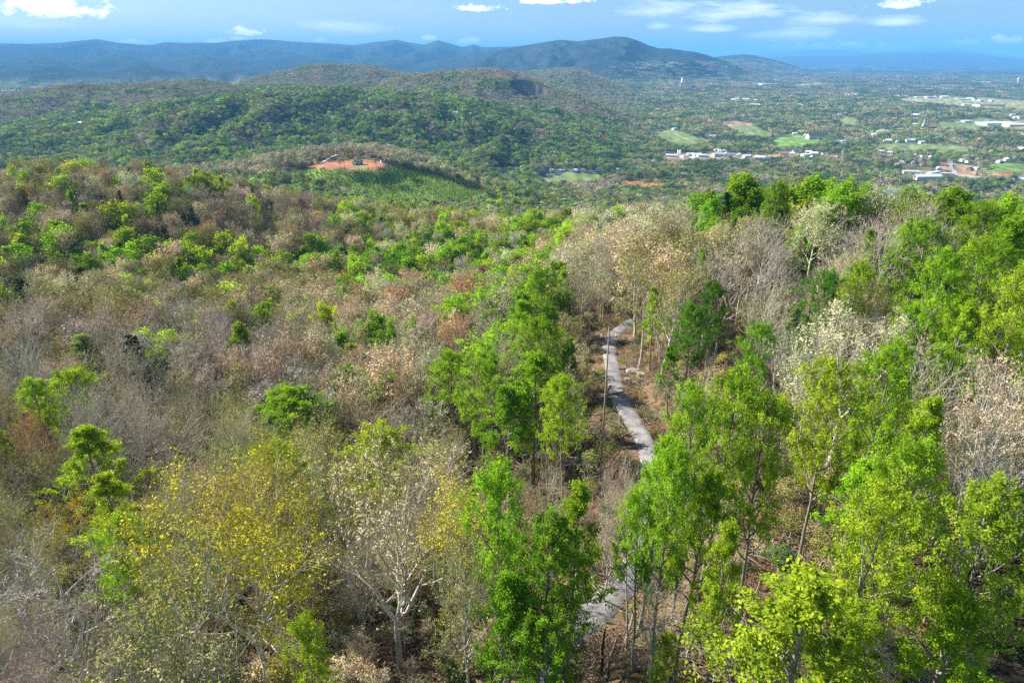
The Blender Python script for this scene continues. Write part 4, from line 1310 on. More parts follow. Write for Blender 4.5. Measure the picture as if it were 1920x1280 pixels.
LIB = []            # merged meshes of the mass
LIBK = {}
for kind, seed in (('leafy', 500), ('bare', 520), ('budding', 540), ('pine', 560)):
    lm = LEAF_MASS if kind in ('leafy', 'pine') else TWIG_MASS
    for i in range(3):                                       # middle distance
        if kind == 'pine':
            W, C = pine_mesh(seed + i, size=.8, n=44, per=14, detail=1)
        elif kind == 'leafy':
            W, C = tree_mesh(seed + i, cw=4.2, base=(.34, .42, .3)[i], form=('oval', 'conical', 'broad')[i], limbs=16, per2=4, per3=2, leaf=.85, leaf_n=11, detail=0)
        elif kind == 'budding':
            W, C = tree_mesh(seed + i, cw=5.6, base=.48, limbs=13, per2=4, per3=4, leaf=.6, leaf_n=6, twigs=1, detail=0)
        else:
            W, C = tree_mesh(seed + i, cw=5.4, base=.5, limbs=13, per2=4, per3=4, leaf=.5, leaf_n=1, twigs=4, detail=0)
        LIBK.setdefault((kind, 0), []).append(len(LIB)); LIB.append(merged(f'{kind}_mass', W, C, BARK_DARK if kind == 'pine' else BARK_PALE, lm))
    for lod, (nn, sz) in ((1, (230, 1.15)), (2, (64, 2.1))):
        for i in range(4 if lod == 1 else 3):
            W, C = far_mesh(seed + 7 + i + lod * 31, kind, n=nn, H=20, cw=CW0[kind] * (1.1 if kind != 'pine' else .95), size=sz * (.85 if kind == 'pine' else 1))
            LIBK.setdefault((kind, lod), []).append(len(LIB)); LIB.append(merged(f'{kind}_far', W, C, BARK_DARK if kind == 'pine' else BARK_GREY, lm))
# clumps of crowns for the far plain
for i in range(4):
    rs = np.random.RandomState(900 + i)
    W, C = Mesh(), Mesh()
    for k in range(22):
        a = far_mesh(950 + i * 30 + k, 'leafy', n=22, H=rs.uniform(12, 19), cw=rs.uniform(5, 8), size=4.6)[1]
        off = np.array([rs.uniform(-48, 48), rs.uniform(-48, 48), -1.0])
        for v, f, vy in zip(a.v, a.f4, a.vary):
            C.add(v + off, f - 0, np.clip(vy + rs.normal(0, .25), 0, 1))
    LIBK.setdefault(('clump', 3), []).append(len(LIB)); LIB.append(merged('clump_far', W, C, BARK_GREY, LEAF_MASS))

# px, py of the foot in the photograph, width and depth in metres, wall, roof, flat
BLD = [
    (1258, 294, 26, 16, 'w', 'w', 1), (1283, 295, 20, 13, 'w', 'w', 0), (1294, 291, 16, 10, 'w', 'w', 0), (1301, 298, 18, 12, 'w', 'w', 1), (1307, 292, 20, 12, 'w', 'w', 0),
    (1316, 294, 22, 14, 'w', 'w', 1), (1344, 292, 30, 12, 'c', 'w', 0), (1361, 293, 22, 14, 'w', 'w', 0), (1373, 292, 18, 12, 'c', 'g', 0), (1386, 293, 20, 12, 'w', 'w', 0),
    (1400, 295, 18, 12, 'c', 'w', 0), (1424, 299, 22, 12, 'w', 'w', 0), (1437, 299, 16, 11, 'w', 'g', 0), (1458, 288, 18, 11, 'c', 'r', 0), (1470, 291, 22, 12, 'c', 'r', 0), (1483, 290, 16, 10, 'w', 'w', 0),
    (1491, 286, 14, 10, 'w', 'g', 0), (1511, 293, 24, 14, 'w', 'w', 1), (1516, 287, 14, 10, 'w', 'w', 0), (1526, 290, 18, 12, 'w', 'w', 0), (1523, 297, 16, 11, 'c', 'w', 0), (1547, 290, 18, 11, 'c', 'g', 0),
    (1570, 294, 16, 10, 'c', 'r', 0), (1579, 267, 20, 12, 'w', 'w', 0), (1585, 272, 18, 12, 'w', 'g', 0), (1571, 266, 14, 10, 'w', 'w', 0),
    (1640, 254, 18, 12, 'w', 'w', 0), (1664, 265, 20, 12, 'w', 'w', 0), (1706, 266, 24, 12, 'w', 'w', 0), (1728, 268, 16, 10, 'w', 'w', 0), (1717, 218, 26, 18, 'w', 'w', 0),
    (1716, 235, 16, 12, 'w', 'w', 0), (1703, 245, 14, 10, 'w', 'g', 0), (1683, 267, 12, 9, 'w', 'w', 0), (1811, 229, 34, 20, 'w', 'w', 1), (1870, 234, 110, 45, 'w', 'w', 1), (1906, 237, 70, 40, 'c', 'w', 1), (1838, 231, 30, 16, 'c', 'g', 1),
    (1789, 261, 14, 10, 'w', 'w', 0), (1807, 264, 14, 10, 'w', 'g', 0), (1651, 286, 16, 11, 'w', 'w', 0), (1667, 288, 14, 10, 'w', 'w', 0), (1692, 292, 14, 10, 'w', 'g', 0), (1716, 294, 14, 10, 'w', 'w', 0), (1731, 295, 18, 11, 'w', 'g', 0),
    (1745, 297, 14, 9, 'w', 'w', 0), (1694, 303, 20, 12, 'w', 'g', 0), (1680, 311, 14, 9, 'w', 'w', 0), (1713, 307, 12, 9, 'w', 'w', 0), (1690, 309, 14, 9, 'c', 'r', 0), (1765, 311, 18, 12, 'c', 'r', 0), (1803, 302, 20, 13, 'w', 'w', 0), (1816, 305, 14, 10, 'w', 'g', 0),
    (1830, 317, 14, 10, 'w', 'w', 0), (1818, 319, 14, 10, 'b', 'd', 0), (1888, 302, 26, 12, 'w', 'w', 0), (1873, 304, 14, 9, 'w', 'w', 0), (1914, 281, 36, 18, 'w', 'w', 1), (1916, 284, 30, 16, 'b', 'r', 1),
    (1708, 326, 30, 9, 'w', 'w', 1), (1750, 327, 40, 8, 'w', 'w', 1), (1775, 329, 26, 8, 'w', 'w', 1), (1738, 335, 52, 16, 'w', 'w', 0), (1532, 259, 60, 22, 'c', 'd', 0), (1510, 256, 20, 12, 'w', 'w', 0), (1490, 252, 14, 10, 'w', 'w', 0), (1760, 318, 12, 9, 'w', 'w', 0), (1915, 341, 26, 14, 'w', 'w', 0),
    (1011, 326, 22, 14, 's', 'd', 0), (1040, 323, 26, 8, 'w', 'w', 1), (1056, 322, 16, 8, 'c', 'w', 0), (1076, 322, 12, 8, 'w', 'w', 0), (1088, 321, 20, 8, 'w', 'g', 0), (1122, 320, 16, 8, 'w', 'w', 0), (1159, 320, 9, 8, 'w', 'w', 0), (1165, 321, 8, 7, 'w', 'w', 0), (1211, 329, 10, 9, 'w', 'g', 0), (1056, 344, 10, 8, 's', 'd', 0),
    (1264, 243, 14, 10, 'w', 'w', 0), (1335, 257, 20, 10, 'w', 'w', 0), (1345, 256, 16, 9, 'w', 'g', 0), (1325, 255, 14, 9, 'w', 'w', 0), (1352, 285, 16, 10, 'w', 'w', 0), (1357, 285, 12, 9, 'w', 'w', 0), (1343, 283, 12, 9, 'w', 'w', 0),
    (1294, 161, 130, 60, 'c', 'r', 1), (1330, 161, 150, 70, 'c', 'r', 1), (1412, 158, 190, 60, 'w', 'w', 1), (1436, 159, 90, 50, 'w', 'w', 1),
    (1326, 175, 22, 14, 'w', 'w', 0), (1339, 176, 34, 20, 'w', 'w', 0), (1349, 178, 24, 16, 'w', 'w', 0), (1360, 177, 20, 14, 'w', 'g', 0), (1367, 176, 20, 14, 'w', 'w', 0), (1376, 180, 50, 26, 'c', 'r', 1), (1373, 189, 30, 16, 'w', 'w', 0), (1380, 187, 22, 14, 'w', 'w', 0),
    (1388, 189, 24, 14, 'c', 'g', 0), (1397, 188, 36, 20, 'c', 'w', 0), (1407, 188, 22, 14, 'w', 'w', 0), (1416, 189, 20, 12, 'w', 'w', 0), (1400, 197, 26, 16, 'w', 'w', 0), (1409, 196, 16, 12, 'w', 'w', 0), (1418, 198, 28, 14, 'w', 'w', 0), (1428, 198, 20, 14, 'w', 'g', 0), (1460, 196, 20, 14, 'w', 'w', 0),
    (1497, 198, 24, 14, 'w', 'w', 0), (1505, 199, 20, 14, 'w', 'w', 0), (1335, 195, 22, 12, 'w', 'w', 0), (1514, 145, 60, 40, 'w', 'w', 1), (1457, 147, 50, 30, 'w', 'w', 1), (1588, 180, 26, 18, 'w', 'w', 0), (1601, 180, 36, 22, 'w', 'w', 0), (1541, 200, 44, 20, 'w', 'w', 1),
    (1681, 182, 28, 18, 'w', 'w', 0), (1692, 183, 60, 24, 'w', 'w', 1), (1724, 183, 50, 24, 'w', 'w', 1), (1744, 183, 50, 24, 'w', 'w', 1), (1757, 183, 30, 20, 'w', 'g', 0), (1770, 183, 36, 20, 'w', 'w', 0), (1803, 187, 56, 28, 'w', 'w', 1), (1818, 187, 26, 20, 'w', 'w', 0), (1827, 188, 30, 18, 'w', 'g', 0),
    (1837, 190, 34, 20, 'w', 'w', 0), (1858, 190, 28, 18, 'w', 'w', 0), (1853, 199, 120, 50, 'c', 'r', 1), (1816, 198, 50, 24, 'c', 'w', 1), (1872, 198, 40, 24, 's', 'g', 1), (1728, 193, 60, 30, 'c', 'w', 1), (1743, 169, 36, 22, 'w', 'w', 0), (1848, 155, 70, 40, 'w', 'w', 1), (1860, 156, 60, 40, 'c', 'r', 1), (1897, 217, 22, 14, 'w', 'w', 0), (1904, 222, 26, 14, 'w', 'w', 0), (1914, 222, 22, 14, 'w', 'g', 0), (1717, 146, 30, 20, 'w', 'w', 0),
    (150, 233, 12, 9, 'w', 'w', 0), (690, 208, 12, 9, 'w', 'g', 0), (853, 214, 12, 9, 'w', 'w', 0),
]
_bp = np.array([(b[0], b[1], b[2]) for b in BLD] + [(1658, 363, 44), (1742, 241, 56), (1272, 292, 14), (1908, 158, 30), (1279, 160, 22)], float)


mass = []           # x, y, z, kind, tint rgb, H, cw, lod


def emit(x, y, z, kind, tint, H, cw, lod):
    c = np.array(T[tint]) * rng.uniform(.6, 1.32) * (1 + rng.normal(0, .07, 3))
    ids = LIBK[(kind, lod)]
    mass.append((x, y, z, cw / (CW0.get(kind, 1) if kind != 'clump' else 1), H / 20 if kind != 'clump' else 1, *np.clip(c, .01, .9), ids[rng.randint(len(ids))], rng.uniform(0, 6.28)))


for p in rest:
    emit(p['x'], p['y'], p['z'] - .15, p['kind'], p['tint'], p['H'], p['cw'], 0)

for (D0, D1, step, lod) in ((360, 560, 7.6, 0), (560, 1350, 8.6, 1), (1350, 2600, 10.5, 1), (2600, 5600, 15.5, 2)):
    X, Y = scatter(D0, D1, step, R(42.5))
    Zg = ground(X, Y); D = np.hypot(X, Y)
    px, py, dep = project(X, Y, Zg)
    fi = field_at(px, py, D)
    cl1 = perlin(X / 60 + 4, Y / 60); cl2 = perlin(X / 190 + 9, Y / 190)
    hp_ = (D > 900) & (D < 1090) & in_poly(px, py, HOUSE_PATCH)
    pl_ = (D > 700) & (D < 1010) & in_poly(px, py, PLANTATION)
    qd = np.hypot((X - QUARRY[0]) / 84.0, (Y - QUARRY[1]) / 138.0) < 1
    town = (D > 1700) & (D < 2500) & (px > 1240) & (px < 1560) & (py > 284) & (py < 300)
    town2 = (D > 1350) & (px > 1560) & (py > 225) & (py < 345)
    thin = fbm(X / 55 + 70, Y / 55, 2)
    px2, py2, _ = project(X, Y, Zg + 13)
    fi = np.maximum(fi, np.where(D > 1150, field_at(px2, py2, D + 120), -1))
    near_b = np.zeros(len(X), bool)
    if D1 > 1200:
        for bx, by, bw in _bp:
            hw_ = bw * .55 * F / dep + 1.0
            near_b |= (D > 1150) & (np.abs(px - bx) < hw_) & (py > by - 1) & (py2 < by) & (py < by + 14)
    for i in range(len(X)):
        if fi[i] >= 0 or hp_[i] or pl_[i] or qd[i] or near_b[i]:
            continue
        if town[i] and rng.rand() < .6:
            continue
        if town2[i] and thin[i] > .05 and rng.rand() < .8:
            continue
        if D[i] > 2600 and px[i] > 1150 and thin[i] > .22:
            continue
        w = zone_for(px[i] + rng.normal(0, 20), py[i] - 12 * 1278 / max(D[i], 60) + rng.normal(0, 6), D[i])
        u = (.5 + .5 * math.tanh(2.2 * (cl1[i] + 1.2 * cl2[i]))) if rng.rand() < (.5 if D[i] < 1300 else .8) else rng.rand()
        kind, tint = pick(w, min(max(u, 0), .999))
        H = tree_size(kind) * (1.0 if D[i] < 2600 else 1.05)
        wk = step / 8.0 if lod < 2 else step / 9.5
        cw = H * {'leafy': .23, 'bare': .27, 'budding': .27, 'pine': .17}[kind] * rng.uniform(.7, 1.4) * max(1, wk)
        emit(X[i], Y[i], Zg[i] - .3, kind, tint, H, cw, lod)
# young plantation pines below the house
X, Y = scatter(700, 1010, 4.2, R(30)); Zg = ground(X, Y); px, py, dep = project(X, Y, Zg); D = np.hypot(X, Y)
k = in_poly(px, py, PLANTATION)
br = perlin(X / 70, Y / 50) - (px - 640) / 260
for x, y, z, b_ in zip(X[k], Y[k], Zg[k], br[k]):
    emit(x, y, z - .2, 'pine', 'paleg' if rng.rand() < .4 else ('bright' if b_ > rng.normal(0, .3) else 'lime' if rng.rand() < .5 else 'green'), rng.uniform(2.5, 5.0), rng.uniform(1.3, 2.0), 1)
# far plain
X, Y = scatter(5600, 13500, 84, R(41)); Zg = ground(X, Y); D = np.hypot(X, Y); az_ = np.arctan2(X, Y)
px, py, dep = project(X, Y, Zg); fi = field_at(px, py, D)
open_ = fbm(X / 900, Y / 500, 3) + .25 * fbm(X / 200, Y / 200, 2)
tn = perlin(X / 330, Y / 330)
for i in range(len(X)):
    if fi[i] >= 0 or (open_[i] > .2 and az_[i] > R(5)) or Zg[i] > -60 or (px[i] < 1150 and D[i] > 6800):
        continue
    tint = ('dark', 'dull', 'olive', 'grey', 'dull', 'brown')[min(5, int(3 + 4 * tn[i] + rng.normal(0, 1.1)))if (3 + 4 * tn[i]) > 0 else 0]
    emit(X[i], Y[i], Zg[i], 'clump', tint, 20, rng.uniform(.9, 1.3), 3)
X, Y = scatter(26, 260, 2.7, R(42)); Zg = ground(X, Y); dR, _ = road_dist(X, Y)
br = perlin(X / 13 + 31, Y / 13)
for x, y, z, dr, b_ in zip(X, Y, Zg, dR, br):
    if dr < 3.2 or rng.rand() < .25:
        continue
    px, py, dep = project(x, y, z)
    if px < -150 or px > 2070 or py > 1500:
        continue
    u = rng.rand() + .5 * b_
    kind, tint, H = (('bare', 'brown', rng.uniform(2, 6)) if u < .5 else ('budding', 'olive', rng.uniform(1.5, 5)) if u < .75 else ('budding', 'tan', rng.uniform(1.5, 4)) if u < .9 else ('leafy', 'dull', rng.uniform(1.2, 3.5)))
    if dr < 5 or (dr < 14 and rng.rand() < .5) or (dr > 14 and blocked(x, y, z, H, 1, 'bare')):
        H = min(H, rng.uniform(.8, 1.8))
    emit(x, y, z - .1, kind, tint, H, H * .42, 0)
mass = np.array(mass)
print('mass', len(mass))
rot = np.zeros((len(mass), 3)); rot[:, 2] = mass[:, 9]
tint4 = np.ones((len(mass), 4)); tint4[:, :3] = mass[:, 5:8]
instancer('forest', mass[:, :3], rot, mass[:, [3, 3, 4]], tint4, mass[:, 8], LIB)

# ------------------------------------------------------------------ grass tufts, leaf litter and sticks on the open ground
def small_cover():
    kinds = []
    for i in range(3):                                        # tuft of blades
        rs = np.random.RandomState(1200 + i); C = Mesh()
        n = 46
        a = rs.uniform(0, 6.28, n); p0 = np.stack([np.cos(a) * rs.uniform(0, .35, n), np.sin(a) * rs.uniform(0, .35, n), np.zeros(n)], -1)
        p1 = p0 + np.stack([rs.normal(0, .16, n), rs.normal(0, .16, n), rs.uniform(.25, .6, n)], -1)
        twig_strips(C, rs, p0, p1, .03, rs.rand(n)); kinds.append(C.mesh('tuft', LEAF_MASS))
    for i in range(3):                                        # scattered dead leaves
        rs = np.random.RandomState(1210 + i); C = Mesh()
        n = 110
        p = np.stack([rs.normal(0, .8, n), rs.normal(0, .8, n), rs.uniform(.02, .12, n)], -1)
        leaves(C, rs, p, .2, rs.rand(n), up=2.5); kinds.append(C.mesh('litter', TWIG_MASS))
    for i in range(3):                                        # sticks and cut brush
        rs = np.random.RandomState(1220 + i); C = Mesh()
        n = 16
        p0 = np.stack([rs.normal(0, .7, n), rs.normal(0, .7, n), rs.uniform(.03, .3, n)], -1)
        a = rs.uniform(0, 6.28, n); L = rs.uniform(.5, 1.8, n)
        p1 = p0 + np.stack([np.cos(a) * L, np.sin(a) * L, rs.uniform(-.1, .35, n)], -1)
        mid = (p0 + p1) / 2 + rs.normal(0, .08, (n, 3))
        tubes(C, np.stack([p0, mid, p1], 1), np.repeat(np.array([[.035, .028, .012]]), n, 0), 4); kinds.append(C.mesh('sticks', TWIG_MASS))
    X, Y = scatter(34, 190, 1.25, R(40)); Zg = ground(X, Y); dR, _ = road_dist(X, Y)
    px, py, dep = project(X, Y, Zg)
    p = np.where(dR < 1.3, .03, np.where(dR < 2.2, .35, np.where(dR < 13, .95, .5)))
    k = (rng.rand(len(X)) < p) & (px > -60) & (px < 1980) & (py < 1330)
    X, Y, Zg, dR = X[k], Y[k], Zg[k], dR[k]
    n = len(X)
    q = perlin(X / 4, Y / 6) + .5 * perlin(X / 15, Y / 15)
    t = rng.rand(n) + .5 * q
    idx = np.where(t < .30, rng.randint(0, 3, n), np.where(t < .72, 3 + rng.randint(0, 3, n), 6 + rng.randint(0, 3, n)))
    green = np.array([.16, .22, .04]); straw = np.array([.36, .29, .15]); brown = np.array([.26, .16, .09]); grey = np.array([.30, .25, .20])
    u = rng.rand(n, 1)
    col = np.where((idx < 3)[:, None], green * u + straw * (1 - u), np.where((idx < 6)[:, None], brown * (.7 + .8 * u), grey * (.5 + u)))
    tc = np.ones((n, 4)); tc[:, :3] = col
    s_ = rng.uniform(.6, 1.5, n)
    rot = np.zeros((n, 3)); rot[:, 2] = rng.uniform(0, 6.28, n)
    instancer('undergrowth', np.stack([X, Y, Zg + .02], -1), rot, np.stack([s_, s_, s_ * rng.uniform(.7, 1.2, n)], -1), tc, idx, kinds)


small_cover()

# ------------------------------------------------------------------ buildings and other made things
M_WHITE = simple_mat('white_wall', (.74, .74, .72)); M_CREAM = simple_mat('cream_wall', (.60, .54, .44)); M_BRICK = simple_mat('brick_wall', (.30, .15, .11))
M_ROOFG = simple_mat('grey_roof', (.22, .23, .25)); M_ROOFD = simple_mat('dark_roof', (.07, .075, .09)); M_ROOFW = simple_mat('white_roof', (.80, .81, .82), .45)
M_ROOFR = simple_mat('red_roof', (.38, .17, .12)); M_ROOFT = simple_mat('teal_roof', (.07, .30, .25), .4); M_GLASS = simple_mat('window_glass', (.05, .07, .09), .15)
M_SLATE = simple_mat('blue_wall', (.10, .13, .19)); M_WOOD = simple_mat('weathered_wood', (.27, .22, .17), .8, .3, 4); M_STEEL = simple_mat('pale_steel', (.62, .64, .66), .4)
M_CONC = simple_mat('pale_concrete', (.55, .53, .50), .8); M_LOG = simple_mat('log_bark', (.24, .19, .15), .9, .35, 5); M_LOGD = simple_mat('charred_bark', (.035, .03, .028), .9, .3, 5)
M_ROCK = simple_mat('rock', (.30, .28, .26), .85, .3, 2)


def poly_mesh(name, v, f, mat, smooth=False):
    me = bpy.data.meshes.new(name); me.from_pydata(v, [], f); me.update()
    me.materials.append(mat)
    if smooth:
        me.polygons.foreach_set('use_smooth', [True] * len(me.polygons))
    return me


def box_vf(x0, x1, y0, y1, z0, z1, v=None, f=None):
    v = [] if v is None else v; f = [] if f is None else f
    b = len(v)
    v += [(x, y, z) for x in (x0, x1) for y in (y0, y1) for z in (z0, z1)]
    f += [tuple(b + i for i in q) for q in ((0, 1, 3, 2), (4, 6, 7, 5), (0, 4, 5, 1), (2, 3, 7, 6), (0, 2, 6, 4), (1, 5, 7, 3))]
    return v, f


def gable_roof(w, d, z, rise, over=.45, th=.25):
    """a folded slab over a w x d plan, ridge along x"""
    a, b = w / 2 + over, d / 2 + over
    drop = rise * over / (d / 2)
    prof = [(-b, z - drop), (0, z + rise), (b, z - drop), (b, z - drop + th), (0, z + rise + th), (-b, z - drop + th)]
    v = [(sx * a, y, zz) for sx in (-1, 1) for (y, zz) in prof]
    f = [(0, 5, 4, 1), (1, 4, 3, 2), (6, 7, 10, 11), (7, 8, 9, 10)]
    f += [(i, (i + 1) % 6, (i + 1) % 6 + 6, i + 6) for i in range(6)]
    return v, f


def gable_wall(w, d, h, rise):
    a, b = w / 2, d / 2
    v = [(-a, -b, -2.5), (a, -b, -2.5), (a, b, -2.5), (-a, b, -2.5), (-a, -b, h), (a, -b, h), (a, b, h), (-a, b, h), (-a, 0, h + rise), (a, 0, h + rise)]
    f = [(3, 2, 1, 0), (0, 1, 5, 4), (2, 3, 7, 6), (1, 2, 6, 9, 5), (3, 0, 4, 8, 7), (4, 5, 9, 8), (6, 7, 8, 9)]
    return v, f


ROOFS = {'w': M_ROOFW, 'g': M_ROOFG, 'd': M_ROOFD, 'r': M_ROOFR, 't': M_ROOFT}
WALLS = {'w': M_WHITE, 'c': M_CREAM, 'b': M_BRICK, 's': M_SLATE}
_mesh_cache = {}


def house(name, x, y, z, w, d, h, rot, wall, roof, label, cat, group=None, flat=False, panes=True):
    e = empty(name, (x, y, z), label=label, category=cat)
    if group:
        e['group'] = group
    e.rotation_euler = (0, 0, rot)
    key = (round(w), round(d), round(h * 2), wall, roof, flat)
    if key not in _mesh_cache:
        rise = d * .26
        if flat:
            wv, wf = box_vf(-w / 2, w / 2, -d / 2, d / 2, -2.5, h)
            rv, rf = box_vf(-w / 2 - .3, w / 2 + .3, -d / 2 - .3, d / 2 + .3, h, h + .5)
        else:
            wv, wf = gable_wall(w, d, h, rise)
            rv, rf = gable_roof(w, d, h + .02, rise)
        pm = None
        if panes:
            v, f = [], []
            n = max(2, int(w / 4))
            for s_ in (-1, 1):
                for i in range(n):
                    cx = -w / 2 + w * (i + .5) / n
                    y0 = s_ * d / 2
                    box_vf(cx - .6, cx + .6, min(y0, y0 + s_ * .06), max(y0, y0 + s_ * .06), 1.0, min(2.4, h - .3), v, f)
            pm = (v, f)
        _mesh_cache[key] = (poly_mesh('wall', wv, wf, WALLS[wall]), poly_mesh('roof', rv, rf, ROOFS[roof]), poly_mesh('window', *pm, M_GLASS) if pm else None)
    a, b, c = _mesh_cache[key]
    link('wall', a, e); link('roof', b, e)
    return e


WN = {'w': 'white', 'c': 'cream', 'b': 'brick', 's': 'blue-grey'}
RN = {'w': 'white', 'g': 'grey', 'd': 'dark', 'r': 'reddish', 't': 'teal'}
BR = [(300, 'below the valley town'), (278, 'in town'), (245, 'behind the town'), (210, 'middle of the plain'), (165, 'far plain'), (0, 'far edge of plain')]
BC = [(1000, 'left'), (1230, 'centre'), (1330, 'town left end'), (1440, 'mid-town'), (1600, 'town right end'), (1760, 'right'), (1850, 'far right'), (9999, 'right edge')]
bcell = {}
for q in BLD:
    px, py, w, d, wl_, rf_, flat = q
    big = w >= 44
    nm = 'warehouse' if big or flat else 'house'
    r = next(t for a, t in BR if py >= a); c = next(t for a, t in BC if px < a)
    bcell.setdefault((nm, wl_, rf_, r, c), []).append(q)
for (nm, wl_, rf_, r, c), L in bcell.items():
    L.sort()
    for i, (px, py, w, d, _, _, flat) in enumerate(L):
        x, y, z = hit(px, py, 0.0, d0=1150)
        n = len(L)
        o = '' if n == 1 else ('left one of two, ' if i == 0 else 'right one of two, ') if n == 2 else (f'{ORD[i]} from left, ')
        lab = f"{WN[wl_]} {nm} with {RN[rf_]} roof, {o}{c}, {r}"
        rot = rng.choice([0, .25, -.3, 1.2, .6]) if w < 44 else rng.uniform(-.15, .15)
        h = 4.2 if w < 22 else (6.0 if w < 60 else 9.0)
        D = math.hypot(x, y)
        sc = 1.2 if D < 3000 else 1.3
        house(nm, x, y, z, w * sc, d * sc, h, rot, wl_, rf_, lab, 'house' if nm == 'house' else 'warehouse', ('houses of the valley' if nm == 'house' else 'flat roofed buildings of the valley'), flat=bool(flat), panes=False)

# green-roofed barn on the near edge of the plain
x, y, z = hit(1658, 363, 0.0, d0=1150)
e = empty('barn', (x, y, z), label='long white barn with teal green roof behind the right ridge', category='barn')
e.rotation_euler = (0, 0, -.22)
link('wall', poly_mesh('wall', *gable_wall(42, 15, 4.2, 3.2), M_WHITE), e)
link('roof', poly_mesh('roof', *gable_roof(42, 15, 4.25, 3.2, .8), M_ROOFT), e)
link('door', poly_mesh('door', *box_vf(21.0, 21.12, -2.6, 2.6, 0, 3.8), M_STEEL), e)


def farmhouse(px, py, label, wallm, roofm, rot, sc=1.0, hh=0):
    x, y, z = hit(px, py, 0.0, d0=900)
    e = empty('farmhouse', (x, y, z), label=label, category='house')
    e.rotation_euler = (0, 0, rot); e.scale = (sc, sc, sc)
    H_ = 5.8 + hh
    link('wall', poly_mesh('wall', *gable_wall(13, 9, H_, 3.0), wallm), e)
    rf = link('roof', poly_mesh('roof', *gable_roof(13, 9, H_ + .02, 3.0, .6), roofm), e)
    link('chimney', poly_mesh('chimney', *box_vf(2.2, 3.4, 1.2, 2.2, H_ + 1.5, H_ + 4.2), M_BRICK), rf)
    # cross wing with its own gable, towards the camera
    v, f = gable_wall(7, 6.4, H_ - .4, 2.3)
    v = [(yy * -1 - 2.2, xx - 6.6, zz) for xx, yy, zz in v]
    link('wing', poly_mesh('wing', v, f, wallm), e)
    v, f = gable_roof(7, 6.4, H_ - .38, 2.3, .5)
    v = [(yy * -1 - 2.2, xx - 6.6, zz) for xx, yy, zz in v]
    link('wing_roof', poly_mesh('wing_roof', v, f, roofm), e)
    v, f = box_vf(1.2, 6.5, -7.6, -4.5, 2.7, 2.95)
    for px_ in (1.5, 3.8, 6.2):
        box_vf(px_ - .12, px_ + .12, -7.4, -7.16, -1.5, 2.7, v, f)
    link('porch', poly_mesh('porch', v, f, M_WHITE), e)
    for (wx, wz) in ((3.2, 4.0), (5.2, 4.0), (3.2, 1.0), (5.2, 1.0), (-2.9, 3.4), (-1.5, 3.4), (-2.9, 1.0), (-1.5, 1.0)):
        y0 = -4.5 if wx > 0 else -10.1
        fr = link('window', poly_mesh('window', *box_vf(wx - .6, wx + .6, y0 - .10, y0 - .005, wz, wz + 1.4), M_WHITE), e)
        link('pane', poly_mesh('pane', *box_vf(wx - .46, wx + .46, y0 - .13, y0 - .102, wz + .12, wz + 1.28), M_GLASS), fr)
    return e


farmhouse(672, 308, 'blue-grey house with dark roof on the bare red clay hilltop', M_SLATE, M_ROOFD, -.35, .78)
farmhouse(676, 291, 'tall white house with grey roof among trees behind the red clay hilltop', M_WHITE, M_ROOFG, .2, .7, 2.0)
x, y, z = hit(717, 305, 0.0, d0=900)
e = empty('shed', (x, y, z), label='small white shed with dark roof at the right end of the red clay', category='shed'); e.rotation_euler = (0, 0, .5)
link('wall', poly_mesh('wall', *gable_wall(5, 4, 3.6, 1.6), M_WHITE), e)
link('roof', poly_mesh('roof', *gable_roof(5, 4, 3.62, 1.6, .4), M_ROOFD), e)
link('door', poly_mesh('door', *box_vf(-.7, .7, -2.07, -2.0, 0, 2.1), M_SLATE), e)


def cyl_vf(r0, r1, z0, z1, n=16, cx=0, cy_=0, v=None, f=None, cap=True):
    v = [] if v is None else v; f = [] if f is None else f
    b = len(v)
    for r, z in ((r0, z0), (r1, z1)):
        v += [(cx + r * math.cos(i / n * 6.28318), cy_ + r * math.sin(i / n * 6.28318), z) for i in range(n)]
    f += [(b + i, b + (i + 1) % n, b + n + (i + 1) % n, b + n + i) for i in range(n)]
    if cap:
        f += [tuple(b + n + i for i in range(n)), tuple(b + n - 1 - i for i in range(n))]
    return v, f


for px, lab in ((1271, 'left one of two white silos at the left end of the valley town'), (1275, 'right one of two white silos at the left end of the valley town')):
    x, y, z = hit(px, 292, 0.0, d0=1150)
    e = empty('silo', (x, y, z), label=lab, category='silo', group='silos at the left end of the town')
    link('wall', poly_mesh('wall', *cyl_vf(2.6, 2.6, -2, 16), M_WHITE, True), e)
    link('roof', poly_mesh('roof', *cyl_vf(2.7, .5, 16.0, 18), M_STEEL, True), e)
x, y, z = hit(1279, 160, 0.0, d0=2000)
e = empty('tower_silo', (x, y, z), label='lone tall white cylindrical tower far out on the plain', category='tower')
link('shaft', poly_mesh('shaft', *cyl_vf(11, 11, -3, 52), M_WHITE, True), e)
link('cap', poly_mesh('cap', *cyl_vf(11.5, 3, 52.0, 58), M_STEEL, True), e)
x, y, z = hit(1908, 158, 0.0, d0=2000)
e = empty('water_tower', (x, y, z), label='white water tower near the right edge of the far plain', category='water tower')
v, f = cyl_vf(13, 13, 42, 54, 20); cyl_vf(13, 5, 54, 62, 20, v=v, f=f); cyl_vf(5, 13, 36, 42, 20, v=v, f=f)
link('tank', poly_mesh('tank', v, f, M_WHITE, True), e)
link('column', poly_mesh('column', *cyl_vf(5, 4.5, -3, 36, 12), M_WHITE, True), e)
for k in range(6):
    a = k * math.pi / 3
    link('leg', poly_mesh('leg', *cyl_vf(1.0, 1.0, -3, 43, 6, 10.5 * math.cos(a), 10.5 * math.sin(a)), M_WHITE), e)
